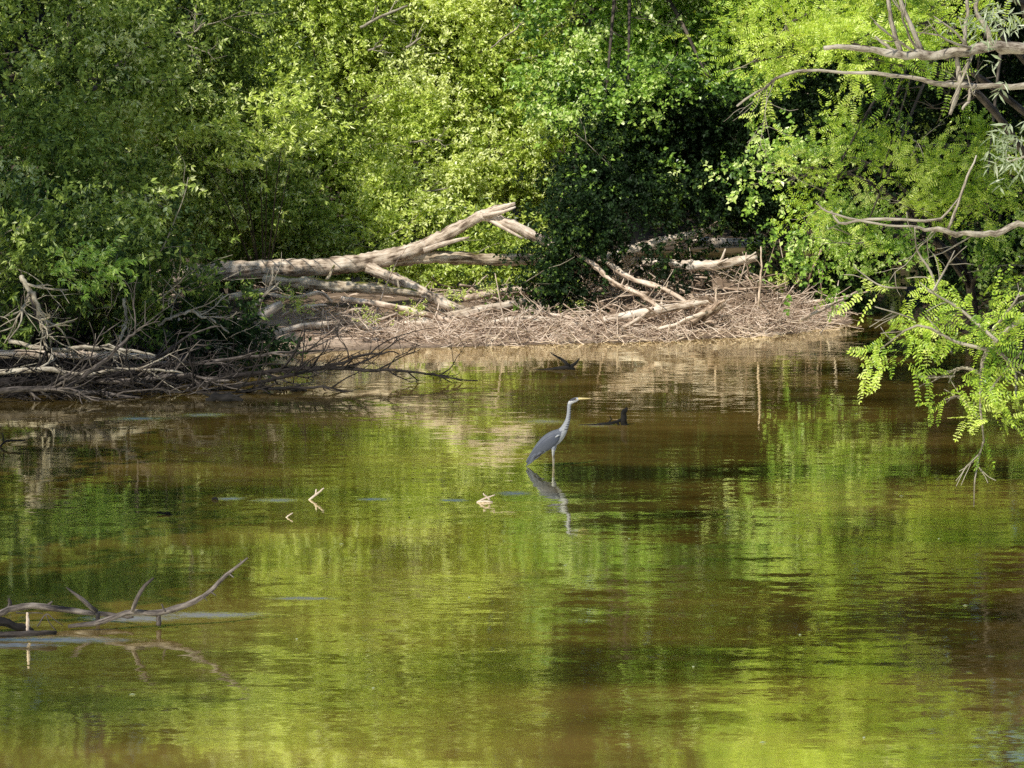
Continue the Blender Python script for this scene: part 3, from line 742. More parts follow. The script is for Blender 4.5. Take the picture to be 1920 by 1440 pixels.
# the big fallen tree with raised fork
A0 = P(330, 512, 49.5)
ft = empty('fallen_tree', (A0[0], A0[1], H1(A0[0], A0[1])), 'big weathered fallen tree with raised forked limb lying across the bar', 'fallen tree')
fo_ = np.array(ft.location)
log('', None, [(270, 525, 50, 15), (380, 512, 49.6, 17), (500, 505, 49.3, 17), (620, 499, 49, 16.5), (700, 488, 49, 16), (760, 474, 49, 14), (800, 459, 49, 12)], M_LOG, 64, 22, .13, parent=ft, org=fo_, part='trunk', seed=1)
log('', None, [(750, 477, 49.02, 12), (800, 458, 49, 12), (850, 433, 48.9, 11.5), (900, 406, 48.8, 9.5), (935, 392, 48.7, 8), (966, 382, 48.6, 3)], M_LOG, 44, 18, .16, parent=ft, org=fo_, part='raised_limb', seed=2)
log('', None, [(740, 488, 49.1, 12), (800, 483, 49.1, 12), (850, 483, 49.1, 12), (930, 487, 49.2, 11), (1010, 485, 49.3, 12), (1110, 478, 49.5, 9)], M_LOGMOSS, 44, 18, .15, parent=ft, org=fo_, part='limb', seed=3)
log('', None, [(690, 502, 48.9, 11), (760, 532, 48.6, 10.5), (820, 562, 48.2, 10), (880, 592, 47.9, 9)], M_LOG, 34, 16, .15, parent=ft, org=fo_, part='limb', seed=4)
log('', None, [(900, 402, 48.75, 8), (940, 414, 48.7, 11), (985, 434, 48.6, 10), (1040, 462, 48.6, 7)], M_BLEACH, 30, 12, .25, parent=ft, org=fo_, part='broken_limb', seed=5)
log('', None, [(905, 405, 48.7, 3), (935, 422, 48.6, 4), (980, 447, 48.5, 2)], M_BLEACH, 8, 6, .2, parent=ft, org=fo_, part='splinter', seed=6)
log('', None, [(905, 404, 48.6, 5), (940, 398, 48.55, 4), (967, 388, 48.5, 1.5)], M_BLEACH, 8, 6, .2, parent=ft, org=fo_, part='splinter', seed=7)
log('', None, [(795, 470, 48.8, 6), (840, 455, 48.75, 5), (880, 445, 48.7, 2)], M_LOG, 8, 6, .2, parent=ft, org=fo_, part='splinter', seed=8)

gl = 'driftwood logs on the bar'
log('driftwood_log', 'moss topped log lying under the big fallen trunk', [(495, 522, 48.6, 9), (560, 530, 48.4, 11), (640, 537, 48.3, 11), (720, 543, 48.3, 9), (790, 552, 48.4, 7)], M_LOGMOSS, seed=11, group=gl, stubs=3)
log('driftwood_log', 'smooth tapering log sloping from the mud up to the end of the down turned limb', [(690, 628, 47.0, 8), (760, 612, 47.2, 11), (850, 594, 47.5, 11), (920, 580, 47.9, 10), (985, 566, 48.4, 8)], M_LOG, seed=12, group=gl)
log('driftwood_log', 'short pale log behind the end of the smooth tapering log', [(800, 602, 48.2, 9), (835, 585, 48.4, 9), (870, 580, 48.6, 8)], M_LOG, 8, seed=13, group=gl)
log('driftwood_log', 'pale sunlit log rising to the right behind the ivy tree', [(1070, 505, 49.6, 9), (1150, 480, 49.9, 11), (1215, 461, 50.2, 11), (1330, 432, 51.2, 8)], M_BLEACH, seed=14, group=gl)
log('driftwood_log', 'knobbly log with broken end lying on top of the stick pile', [(1150, 485, 50.3, 7), (1230, 492, 50.1, 8), (1300, 497, 50, 9), (1350, 496, 50, 9), (1418, 484, 50.2, 7)], M_BLEACH, rough=.2, seed=15, group=gl, stubs=3)
log('driftwood_log', 'straight level log half buried behind the stick pile', [(1050, 562, 50.2, 9), (1120, 557, 50.3, 9), (1200, 556, 50.5, 7)], M_LOG, seed=16, group=gl)
log('driftwood_log', 'leaning pole slanting down into the stick pile, nearer the ivy', [(1078, 474, 48.5, 3.5), (1115, 498, 48.3, 5), (1150, 530, 48.0, 5), (1200, 552, 47.8, 5.5), (1240, 578, 47.6, 4)], M_STICK, rough=.25, stubs=4, seed=17, group=gl)
log('driftwood_log', 'leaning pole slanting down into the stick pile, upper of the two', [(1096, 476, 48.8, 4), (1140, 494, 48.6, 5), (1180, 521, 48.4, 5), (1240, 540, 48.2, 5), (1290, 566, 48.0, 3)], M_STICK, rough=.25, stubs=4, seed=18, group=gl)
log('driftwood_log', 'short stub of log pointing up out of the mud', [(486, 596, 46.3, 10), (508, 581, 46.3, 9), (527, 570, 46.4, 8)], M_BLEACH, 6, 10, seed=19, group=gl)
log('driftwood_log', 'long level log in shade lying above the water at the left edge', [(-40, 664, 38.6, 8), (80, 664, 38.8, 8), (180, 667, 39, 8), (260, 668, 39.2, 6), (350, 676, 39.4, 4)], M_LOG, seed=20, group=gl, stubs=3)
log('driftwood_log', 'broken pale log end lit in the shade at the far left', [(55, 592, 41, 11), (90, 588, 41, 12), (118, 584, 41.1, 9)], M_BLEACH, 7, rough=.2, seed=21, group=gl)
log('driftwood_log', 'dark log slanting into the water under the left brush', [(-30, 720, 37.2, 9), (80, 712, 37.6, 8), (180, 706, 38, 7), (330, 690, 38.8, 5)], M_DEAD, seed=22, group=gl, stubs=2)
log('driftwood_log', 'thin dark log bending down to the water left of the mud', [(340, 668, 40.4, 5), (400, 685, 40.2, 6), (440, 700, 39.9, 5)], M_DEAD, seed=23, group=gl)
log('driftwood_log', 'grey log on the mud bank behind the left brush', [(280, 606, 43.5, 7), (380, 600, 43.8, 8), (450, 597, 44, 6)], M_STICK2, seed=24, group=gl)
log('driftwood_log', 'mud coloured log along the water edge of the bar', [(590, 640, 45.4, 7), (680, 641, 45.6, 8), (760, 640, 45.7, 5)], M_STICK, seed=25, group=gl)
log('driftwood_log', 'root stump with dark knotted end on top of the stick pile', [(1355, 570, 48, 8), (1335, 580, 47.9, 13), (1310, 596, 47.6, 10), (1290, 606, 47.4, 6)], M_STICK2, 10, 10, .3, seed=26, group=gl, stubs=5)
log('driftwood_log', 'pale bank log seen under the leaves behind the channel', [(1285, 452, 60, 8), (1350, 455, 60, 9), (1440, 455, 60.5, 6)], M_BLEACH, seed=27, group=gl)
log('driftwood_log', 'short whitish log end half hidden by leaves right of the ivy tree', [(1385, 424, 58, 7), (1415, 419, 58, 8), (1432, 420, 58, 5)], M_BLEACH, 6, rough=.2, seed=28, group=gl)

log('driftwood_log', 'thin crossing log under the fork of the fallen tree', [(640, 560, 47.6, 5), (720, 572, 47.4, 6), (800, 590, 47.3, 6), (860, 606, 47.2, 4)], M_STICK, seed=29, group=gl, stubs=2)
log('driftwood_log', 'slim bent log on the bare mud near the water', [(500, 628, 45.6, 4), (570, 612, 45.8, 6), (650, 608, 46, 6), (720, 622, 46, 4)], M_LOG, seed=30, group=gl, stubs=3)
log('driftwood_log', 'short log lying askew left of the mossy log', [(410, 560, 47, 7), (470, 552, 47.4, 8), (520, 540, 47.8, 6)], M_LOG, 12, seed=31, group=gl, stubs=1)
log('driftwood_log', 'grey log behind the sticks left of the ivy', [(870, 560, 48.6, 6), (940, 548, 49, 8), (1010, 545, 49.4, 6)], M_STICK, seed=32, group=gl, stubs=2)
log('driftwood_log', 'pale log half sunk in the middle of the stick pile', [(1130, 600, 47.3, 6), (1200, 588, 47.5, 9), (1290, 572, 47.8, 7), (1330, 566, 48, 4)], M_BLEACH, seed=33, group=gl, stubs=3)
log('driftwood_log', 'knotted log across the low left part of the debris bar', [(900, 610, 47, 6), (980, 600, 47.2, 8), (1060, 606, 47.2, 7), (1110, 616, 47, 4)], M_LOG, seed=34, group=gl, stubs=3)

# single sticks one can pick out
gs = 'loose sticks on the mud'
for rows, lab, r_ in [
    ([(508, 552, 47.2, 4), (555, 560, 47, 4), (600, 549, 47, 4), (625, 566, 46.9, 2)], 'wavy stick arching under the mossy log', 0),
    ([(530, 592, 46.6, 3), (570, 575, 46.7, 3), (612, 572, 46.8, 2)], 'pale arched stick bending over green weeds on the mud', 0),
    ([(634, 592, 46.6, 3), (660, 582, 46.7, 3), (695, 578, 46.9, 2)], 'pale short forked stick on the mud left of the smooth log', 0),
    ([(640, 612, 46.2, 3), (690, 606, 46.4, 4), (745, 590, 46.9, 3)], 'brown stick lying parallel to the smooth log', 0),
    ([(1423, 572, 47.6, 2.4), (1427, 515, 47.6, 2), (1428, 462, 47.6, 1.3)], 'tall thin upright stick at the right of the pile', 0),
    ([(1345, 576, 47.6, 2), (1343, 550, 47.6, 2), (1344, 535, 47.6, 1.4)], 'short upright peg standing on the stick pile', 0),
    ([(1140, 630, 46.9, 3), (1185, 605, 47, 4), (1225, 580, 47.4, 3)], 'stout stick propped up at the front of the pile', 0),
    ([(1190, 634, 46.9, 3), (1270, 606, 47.1, 4), (1325, 586, 47.4, 4)], 'thick pale stick climbing to the root stump', 0),
    ([(1500, 600, 47.7, 4), (1545, 578, 48.2, 3), (1610, 545, 49.2, 2)], 'long thin stick pointing up right over the channel', 0),
    ([(1000, 585, 47.8, 4), (1080, 598, 47.5, 4), (1130, 606, 47.3, 2)], 'greyish stick lying level left of the stick pile', 0),
]:
    pts, rad = pxpath(rows, 12, .012)
    mb = MB(); mb.tube(pts, rad, 7, .12, seed=len(lab))
    rnd = random.Random(len(lab))
    for _ in range(2):
        i = rnd.randint(3, 9); twiggy(mb, pts[i], rot_dir(pts[i + 1] - pts[i], .7, rnd), .25, rad[i] * .5, 0, rnd)
    tag(mb.build('driftwood_stick', M_STICK, None, pts[0]), lab, 'stick', gs)

# the debris pile: sticks as individuals, each of its own
def one_stick(p, d, L, r, rnd, sag=0.0):
    mb = MB(); n = 7
    pts = wander(p - d * L / 2, d, L, n, .11, rnd, sag)
    mb.tube(pts, np.linspace(r, r * rnd.uniform(.3, .6), n), 6, .12, seed=rnd.randint(0, 999))
    for _ in range(rnd.choice((0, 1, 1, 2))):
        i = rnd.randint(1, n - 2)
        twiggy(mb, pts[i], rot_dir(pts[i + 1] - pts[i], rnd.uniform(.4, .9), rnd), L * rnd.uniform(.15, .35), r * .5, 0, rnd)
    return mb, pts[0]
zones = [  # px range, py range (ground line), count, length, radius, direction bias (x, y, z), lift, label, group
    ((1120, 1400), (570, 632), 100, (.5, 1.8), (.011, .024), (1, .5, .36), .42, 'bleached driftwood stick tangled in the high middle of the debris pile', 'sticks in the middle of the debris pile'),
    ((1380, 1560), (578, 622), 58, (.6, 1.9), (.010, .022), (1, .35, .16), .16, 'thin driftwood stick fanning out at the right tip of the bar', 'sticks at the right tip of the bar'),
    ((880, 1130), (592, 643), 72, (.4, 1.4), (.010, .024), (1, .6, .28), .14, 'driftwood stick on the low left part of the debris bar', 'sticks on the low left part of the debris bar'),
    ((540, 880), (580, 640), 26, (.6, 2.0), (.012, .026), (1, .6, .14), .12, 'stick lying on the bare mud below the fallen tree', 'sticks on the bare mud'),
    ((0, 500), (590, 700), 30, (.6, 2.2), (.012, .03), (1, .4, .15), .25, 'pale dry stick among the brushwood under the left bank shrubs', 'pale sticks under the left shrubs'),
]
for (x0, x1), (y0, y1), cnt, Ls, rs, bias, lift, lab, grp in zones:
    for _ in range(cnt):
        px = R.uniform(x0, x1); py = y0 + (y1 - y0) * R.random() ** .8
        g_ = G(px, py)
        z = H1(g_[0], g_[1]) + R.random() ** 1.6 * lift + .02
        sx = R.choice((1, 1, -1)) if 'tip' not in lab else 1
        d = np.array([sx * bias[0] * R.uniform(.5, 1), R.gauss(0, bias[1]), R.gauss(bias[2] * .35, bias[2])])
        if R.random() < .08: d = np.array([R.gauss(0, .3), R.gauss(0, .3), 1.0])
        d /= np.linalg.norm(d)
        L_ = R.uniform(*Ls); z += max(0, abs(d[2]) * L_ / 2 - .05) * .6
        mb, o_ = one_stick(np.array([g_[0], g_[1], z]), d, L_, R.uniform(*rs) * (R.uniform(1.4, 2.1) if R.random() < .2 else 1), R, sag=.01)
        tag(mb.build('driftwood_stick', M_STICK if R.random() < .7 else M_STICK2, None, o_), lab, 'stick', grp)
# uncountable twig litter
rnd = random.Random(77)
for nm, cnt, mt, lift, lr, rr_, lb in [('bark_litter', 2600, M_STICK2, .06, (.1, .5), (.005, .014), 'dark broken twigs and bark littering the bar under the sticks'),
                                  ('twig_litter', 2300, M_STICK, .20, (.15, .85), (.005, .013), 'fine pale broken twigs heaped all over the bar')]:
    mb = MB()
    for _ in range(cnt):
        px = rnd.uniform(560, 1590) if rnd.random() < .35 else rnd.uniform(900, 1560)
        lo = 556 + 25 * (px < 1000) + max(0, (px - 1450)) * .18
        py = rnd.uniform(lo, 641 - max(0, (px - 1300)) * .055)
        if px < 880 and rnd.random() < .3: continue
        g_ = G(px, py); z = H1(g_[0], g_[1])
        if z < -.02: continue
        d = np.array([rnd.gauss(0, 1), rnd.gauss(0, .7), rnd.gauss(.05, .35)]); d /= np.linalg.norm(d)
        L_ = rnd.uniform(*lr)
        c = np.array([g_[0], g_[1], z + rnd.random() ** 1.4 * lift * (1 if px > 880 else .3)])
        mb.tube(wander(c - d * L_ / 2, d, L_, 5, .2, rnd), np.array([1, 1, .9, .7, .4]) * rnd.uniform(*rr_), 4, cap=False)
    tag(mb.build(nm, mt, None, G(1200, 600)), lb, 'twig litter', kind='stuff')
mb = MB()
for _ in range(2600):
    px = min(rnd.uniform(-10, 470), rnd.uniform(-10, 560)); py = rnd.uniform(620, 752 - max(0, px - 200) * .1)
    g_ = G(px, py); z = max(0.0, H1(g_[0], g_[1]))
    d = np.array([rnd.gauss(0, 1), rnd.gauss(0, .7), rnd.gauss(.0, .35)]); d /= np.linalg.norm(d)
    L_ = rnd.uniform(.2, 1.0)
    c = np.array([g_[0], g_[1], z + .03 + rnd.random() ** 1.5 * .42])
    w_ = wander(c - d * L_ / 2, d, L_, 5, .2, rnd); w_[:, 2] = np.maximum(w_[:, 2], .006)
    mb.tube(w_, np.array([1, .9, .8, .6, .4]) * rnd.uniform(.005, .014), 4, cap=False)
tag(mb.build('brushwood', M_DEAD, None, G(200, 700)), 'tangle of fine dark dead brushwood under the left bank shrubs', 'brushwood', kind='stuff')

mb = MB(); rnd = random.Random(31)
for _ in range(1700):
    px = rnd.uniform(570, 1560); py = 650 - max(0, px - 1050) * .045 - abs(rnd.gauss(0, 14))
    g_ = G(px, py); z = H1(g_[0], g_[1])
    if z < -.03 or z > .3: continue
    d = np.array([rnd.gauss(0, 1), rnd.gauss(0, .8), rnd.gauss(.08, .3)]); d /= np.linalg.norm(d)
    L_ = rnd.uniform(.15, .9)
    c = np.array([g_[0], g_[1], max(z, 0) + rnd.random() ** 1.5 * .12])
    mb.tube(wander(c - d * L_ / 2, d, L_, 5, .2, rnd), np.array([1, 1, .9, .7, .4]) * rnd.uniform(.005, .014), 4, cap=False)
tag(mb.build('twig_litter', M_STICK, None, G(1000, 640)), 'pale twigs washed up along the water edge of the bar', 'twig litter', kind='stuff')

# ------------------------------------------------------------------ dead branches over the water (left)
def dead_branch(label, rows, material, seed, nside=9, slen=(.5, 1.3), n=26, group=None, depth=1, up=.1, name='dead_branch', sag=.0, dens=4, cat='dead branch'):
    pts, rad = pxpath(rows, n, .02)
    root = empty(name, pts[0], label, cat, group)
    org = pts[0]
    MB().tube(pts, rad, 8, .1, seed=seed).build('stem', material, root, org)
    rnd = random.Random(seed)
    for _ in range(nside):
        i = rnd.randint(3, n - 3)
        t = pts[i + 1] - pts[i]
        d = rot_dir(t, rnd.uniform(.4, 1.0), rnd); d[2] += up; d /= np.linalg.norm(d)
        mb = MB(); twiggy(mb, pts[i], d, rnd.uniform(*slen), max(rad[i] * .6, .013), depth, rnd, kink=.16, sag=sag, dens=dens)
        for j, v in enumerate(mb.v):
            v[:, 2] = np.maximum(v[:, 2], .01 + .003 * rnd.random())
        mb.build('side_branch', material, root, org)
    return root
gb2 = 'pale dead branches on the left shore'
for i, (lab, rows, ns) in enumerate([
    ('pale bare branch sprawling low along the left edge of the shore', [(-40, 700, 37.4, 5), (60, 694, 37.4, 5), (150, 702, 37.5, 4), (250, 690, 37.8, 3), (340, 700, 38, 1.5)], 6),
    ('pale forked branch lying over the long level log', [(20, 640, 38.2, 4), (110, 655, 38, 4), (200, 650, 38.1, 3.5), (290, 668, 38.2, 2)], 6),
    ('whitish crooked branch dangling down from the left shrub', [(232, 560, 39.4, 3), (236, 600, 39.2, 3), (226, 640, 39, 2.6), (238, 668, 38.9, 1.2)], 4),
    ('pale arched branch at the foot of the shaded shrub', [(300, 610, 40, 3), (340, 586, 40, 3), (390, 596, 40, 2.6), (430, 622, 40, 1.4)], 5),
    ('grey branch slanting up out of the left brush', [(120, 735, 37, 4.5), (180, 690, 37.1, 4), (235, 640, 37.3, 3), (270, 610, 37.4, 1.4)], 6),
    ('pale branch leaning from the shore toward the fallen trunk', [(400, 640, 42, 4), (450, 600, 42.4, 3.6), (490, 560, 42.8, 2.8), (515, 520, 43.2, 1.4)], 5)]):
    dead_branch(lab, rows, M_PALEBARK if i != 4 else M_GREYWOOD, 260 + i, ns, group=gb2, slen=(.4, 1.0))
gb = 'dead branches over the water at left'
for i, (lab, rows, ns) in enumerate([
    ('longest dark bare branch stretching right over the water', [(300, 735, 38.5, 5), (420, 712, 39, 5), (530, 692, 39.2, 4.5), (620, 693, 39.2, 4), (720, 694, 39.2, 3), (800, 702, 39.2, 2), (895, 714, 39.2, 1)], 13),
    ('dark bare branch rising above the longest one toward the mud', [(380, 735, 38.2, 4), (500, 712, 38.7, 3.5), (610, 690, 39, 3), (680, 666, 39.2, 2.2), (750, 662, 39.4, 1.2)], 9),
    ('dark twiggy branch dipping to the water below the longest one', [(260, 742, 38, 5), (380, 738, 38, 4.5), (480, 732, 38, 3.5), (580, 726, 38.1, 2.5), (700, 738, 38.2, 1.2)], 10),
    ('grey branch reaching from the left log across the small shrub', [(180, 690, 38.6, 5), (300, 684, 38.9, 4.5), (420, 672, 39.2, 3.5), (520, 664, 39.6, 2.5), (620, 655, 40, 1.2)], 10),
    ('tangled grey branch low on the water at the left edge', [(-20, 735, 36.6, 6), (90, 728, 37, 5), (180, 735, 37.2, 4), (280, 752, 37.3, 2.5), (330, 765, 37.2, 1.2)], 11),
    ('dark branch hanging in front of the shaded shrub at the left', [(60, 560, 38.3, 4), (80, 620, 38, 4), (86, 660, 37.8, 3), (60, 700, 37.6, 2)], 5),
    ('bleached bare branch drooping through the shaded left shrub', [(40, 520, 38, 5), (65, 560, 37.9, 5), (78, 610, 37.8, 4), (90, 660, 37.7, 2)], 5),
    ('grey dead branch lying on the shore among brushwood', [(120, 700, 38.2, 5), (220, 716, 38, 5), (330, 705, 38.2, 4), (430, 716, 38.3, 2)], 9),
]):
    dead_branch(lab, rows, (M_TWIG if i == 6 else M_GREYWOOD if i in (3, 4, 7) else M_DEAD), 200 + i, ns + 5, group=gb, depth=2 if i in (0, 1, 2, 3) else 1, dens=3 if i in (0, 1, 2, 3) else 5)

def floating(label, rows, material, seed, name='snag', cat='snag', group='snags in the river', extra=(), rough=.2, k=8):
    pts, rad = pxpath(rows, 20 if len(rows) > 4 else 12, .25 * np.mean([r_[3] / ppm(r_[2]) for r_ in rows]))
    root = empty(name, (pts[0][0], pts[0][1], 0), label, cat, group)
    org = np.array(root.location)
    MB().tube(pts, rad, k, rough, seed=seed).build('stem', material, root, org)
    for e in extra:
        p2, r2 = pxpath(e, 7, .003)
        MB().tube(p2, r2, 6, .12, seed=seed + 1).build('side_branch', material, root, org)
    return root
def yw(py):   # depth of the water surface at a photo row
    return G(960, py)[1]
Y1 = yw(693)
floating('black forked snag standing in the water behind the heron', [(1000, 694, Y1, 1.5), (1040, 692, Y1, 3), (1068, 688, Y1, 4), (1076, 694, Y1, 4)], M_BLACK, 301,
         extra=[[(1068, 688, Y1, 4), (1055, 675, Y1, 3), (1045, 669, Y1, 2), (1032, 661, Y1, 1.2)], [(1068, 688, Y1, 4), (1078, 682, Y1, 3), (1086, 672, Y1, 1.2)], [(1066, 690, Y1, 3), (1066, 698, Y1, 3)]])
Y2 = yw(797)
floating('black upright stump end sticking out of the water right of the heron', [(1170, 804, Y2, 6), (1169, 788, Y2, 6.5), (1170, 774, Y2, 5.5), (1174, 764, Y2, 2.4)], M_BLACK, 302,
         extra=[[(1085, 798, Y2, 1.5), (1112, 797, Y2, 2.5), (1128, 794, Y2, 2), (1150, 793, Y2, 3), (1168, 786, Y2, 3)], [(1140, 793, Y2, 1.6), (1146, 786, Y2, 1.2), (1143, 780, Y2, .7)], [(1158, 790, Y2, 2), (1160, 798, Y2, 2.4)], [(1172, 772, Y2, 3), (1176, 768, Y2, 2)]])
Y3 = yw(937)
floating('short pale forked stick poking out of the water left of centre', [(578, 938, Y3, 1.8), (592, 928, Y3, 2.2), (608, 915, Y3, 1.2)], M_BLEACH, 303, extra=[[(592, 928, Y3, 2.2), (593, 918, Y3, 1.3)]])
Y4 = yw(942)
floating('pale crossed twigs on a small heap in the water left of the heron', [(894, 942, Y4, 1.6), (905, 936, Y4, 1.8), (928, 928, Y4, 1)], M_BLEACH, 304,
         extra=[[(896, 941, Y4, 2), (908, 940, Y4, 2.6), (924, 942, Y4, 1.6)], [(918, 938, Y4, 2), (910, 929, Y4, 1.6), (906, 925, Y4, 1)]])
Y5 = yw(965)
floating('small dark twig breaking the surface at the left', [(294, 960, Y5, 1.5), (312, 963, Y5, 2), (326, 967, Y5, 2)], M_BLACK, 305, extra=[[(310, 963, Y5, 2), (320, 961, Y5, 1)]])
Y6 = yw(970)
floating('tiny pale twig rising from the water near the brown shallows', [(536, 971, Y6, 1.3), (542, 966, Y6, 1.4), (549, 962, Y6, .8)], M_BLEACH, 306)
floating('tiny black peg standing in the yellow green water', [(767, 979, Y6, 2), (768, 973, Y6, 2.2), (767, 969, Y6, 1.2)], M_BLACK, 307)
floating('small black knob at the surface left of the pale forked stick', [(398, 936, Y3, 2), (404, 934, Y3, 2.6), (407, 937, Y3, 1.6)], M_BLACK, 308)
Y7 = yw(752)
floating('black clump of waterlogged wood at the foot of the brush', [(385, 750, Y7, 4), (410, 745, Y7, 9), (440, 747, Y7, 7), (455, 752, Y7, 3)], M_BLACK, 309, rough=.4, extra=[[(400, 744, Y7, 3), (380, 738, Y7, 1.5)], [(435, 744, Y7, 3), (456, 740, Y7, 1.5)]])
Y8 = yw(733)
floating('black spiky lump of wood on the water under the branch tips', [(545, 734, Y8, 3), (560, 728, Y8, 5), (575, 733, Y8, 2)], M_BLACK, 310, rough=.4, extra=[[(560, 727, Y8, 2), (566, 718, Y8, 1)], [(555, 730, Y8, 2), (540, 724, Y8, 1)]])
floating('small dark twig sticking out at the left edge of the water', [(0, 838, yw(838), 2), (12, 828, yw(838), 2), (48, 826, yw(838), 1)], M_BLACK, 311, extra=[[(8, 832, yw(838), 1.5), (4, 812, yw(838), 1)]])

for i, (px, py) in enumerate([(556, 1198), (248, 1302), (1606, 776), (1578, 758), (1810, 1135), (1430, 1392), (1620, 1383), (1500, 1190), (880, 1120), (1180, 1010), (700, 1290), (1300, 1250), (1060, 1060), (640, 1020), (1690, 930), (1760, 1010)]):
    g_ = G(px, py, .004); q_ = rnd.uniform(0, 3); a_ = np.array([math.cos(q_), math.sin(q_), 0]) * .028; b_ = np.array([-math.sin(q_), math.cos(q_), 0]) * .011
    lf = bpy.data.objects.new('floating_leaf', quads_mesh('floating_leaf', np.array([-a_, b_ + [0, 0, .004], a_, -b_ + [0, 0, .004]]), np.array([[0, 1, 2, 3]]), M_GREY, np.array([.8])))
    lf.location = g_; COL.objects.link(lf); tag(lf, 'tiny pale leaf floating flat on the open river water', 'leaf', 'leaves floating on the river')

# ------------------------------------------------------------------ foreground snag, lower left
YF = yw(1182); gf = 'driftwood in the lower left foreground'
floating('dead branch curving up to a thin tip with a forked spike, front left', [(128, 1174, YF, 3.30), (190, 1165, YF, 5.19), (245, 1147, YF + .05, 5.66), (297, 1149, YF + .1, 5.66), (345, 1135, YF + .15, 5.66), (392, 1110, YF + .15, 4.90), (428, 1076, YF + .2, 3.77), (464, 1046, YF + .2, 1.51)],
         M_GREYWOOD, 401, name='dead_branch', cat='dead branch', group=gf, rough=.14, k=10,
         extra=[[(248, 1147, YF, 4.71), (258, 1118, YF, 4.24), (272, 1098, YF, 3.77), (288, 1084, YF, 1.89)], [(297, 1149, YF + .1, 4.71), (297, 1172, YF + .1, 5.66)], [(395, 1108, YF + .15, 1.89), (405, 1117, YF + .1, 0.94)],
                [(430, 1076, YF + .2, 1.89), (438, 1082, YF + .1, 0.94)], [(310, 1147, YF, 2.27), (303, 1133, YF, 1.32)], [(452, 1056, YF + .2, 1.51), (451, 1049, YF + .2, 0.76)], [(380, 1118, YF, 1.51), (389, 1128, YF, 0.76)]])
floating('dark level branch with knobs and a pale broken spike at the left edge', [(-60, 1165, YF + .2, 6.60), (0, 1150, YF + .25, 6.60), (30, 1140, YF + .3, 6.13), (95, 1138, YF + .35, 6.13), (150, 1146, YF + .35, 5.66), (215, 1153, YF + .3, 4.24), (250, 1156, YF + .2, 1.89)],
         M_GREYWOOD, 402, name='dead_branch', cat='dead branch', group=gf, rough=.15, k=10,
         extra=[[(16, 1142, YF + .3, 4.71), (19, 1130, YF + .3, 3.77), (16, 1122, YF + .3, 1.89)], [(84, 1138, YF + .35, 4.24), (98, 1128, YF + .35, 1.89)], [(182, 1147, YF + .33, 4.71), (152, 1122, YF + .3, 4.24), (124, 1102, YF + .3, 1.41)], [(182, 1150, YF + .3, 3.77), (184, 1166, YF + .3, 4.71)]])
floating('black waterlogged log at the left edge below the level branch', [(-60, 1168, YF - .1, 8.49), (0, 1168, YF - .05, 8.49), (35, 1174, YF, 7.54), (62, 1181, YF, 3.77)], M_BLACK, 403, name='driftwood_log', cat='log', group=gf, rough=.2, k=12)
floating('thin dark log with a white upright peg lying on the water', [(-60, 1192, YF - .4, 5.66), (0, 1190, YF - .4, 5.66), (60, 1188, YF - .4, 5.19), (105, 1186, YF - .4, 4.24)], M_DEAD, 404, name='driftwood_log', cat='log', group=gf, rough=.15, k=10)
floating('white broken peg standing upright between the left edge logs', [(53, 1186, YF - .35, 3.01), (52, 1166, YF - .35, 3.21), (51, 1148, YF - .35, 1.89)], M_BLEACH, 405, name='peg', cat='stick', group=gf)
floating('fine tangled twigs lodged between the foreground branches', [(70, 1175, YF - .1, 1.41), (86, 1152, YF - .1, 1.41), (100, 1160, YF - .1, 0.94), (118, 1173, YF - .1, 0.76)], M_GREYWOOD, 406, name='twig', cat='twig', group=gf,
         extra=[[(86, 1152, YF - .1, 1.13), (94, 1170, YF - .1, 0.94), (104, 1182, YF - .1, 1.32)], [(30, 1149, YF, 1.51), (80, 1150, YF, 0.94)]])

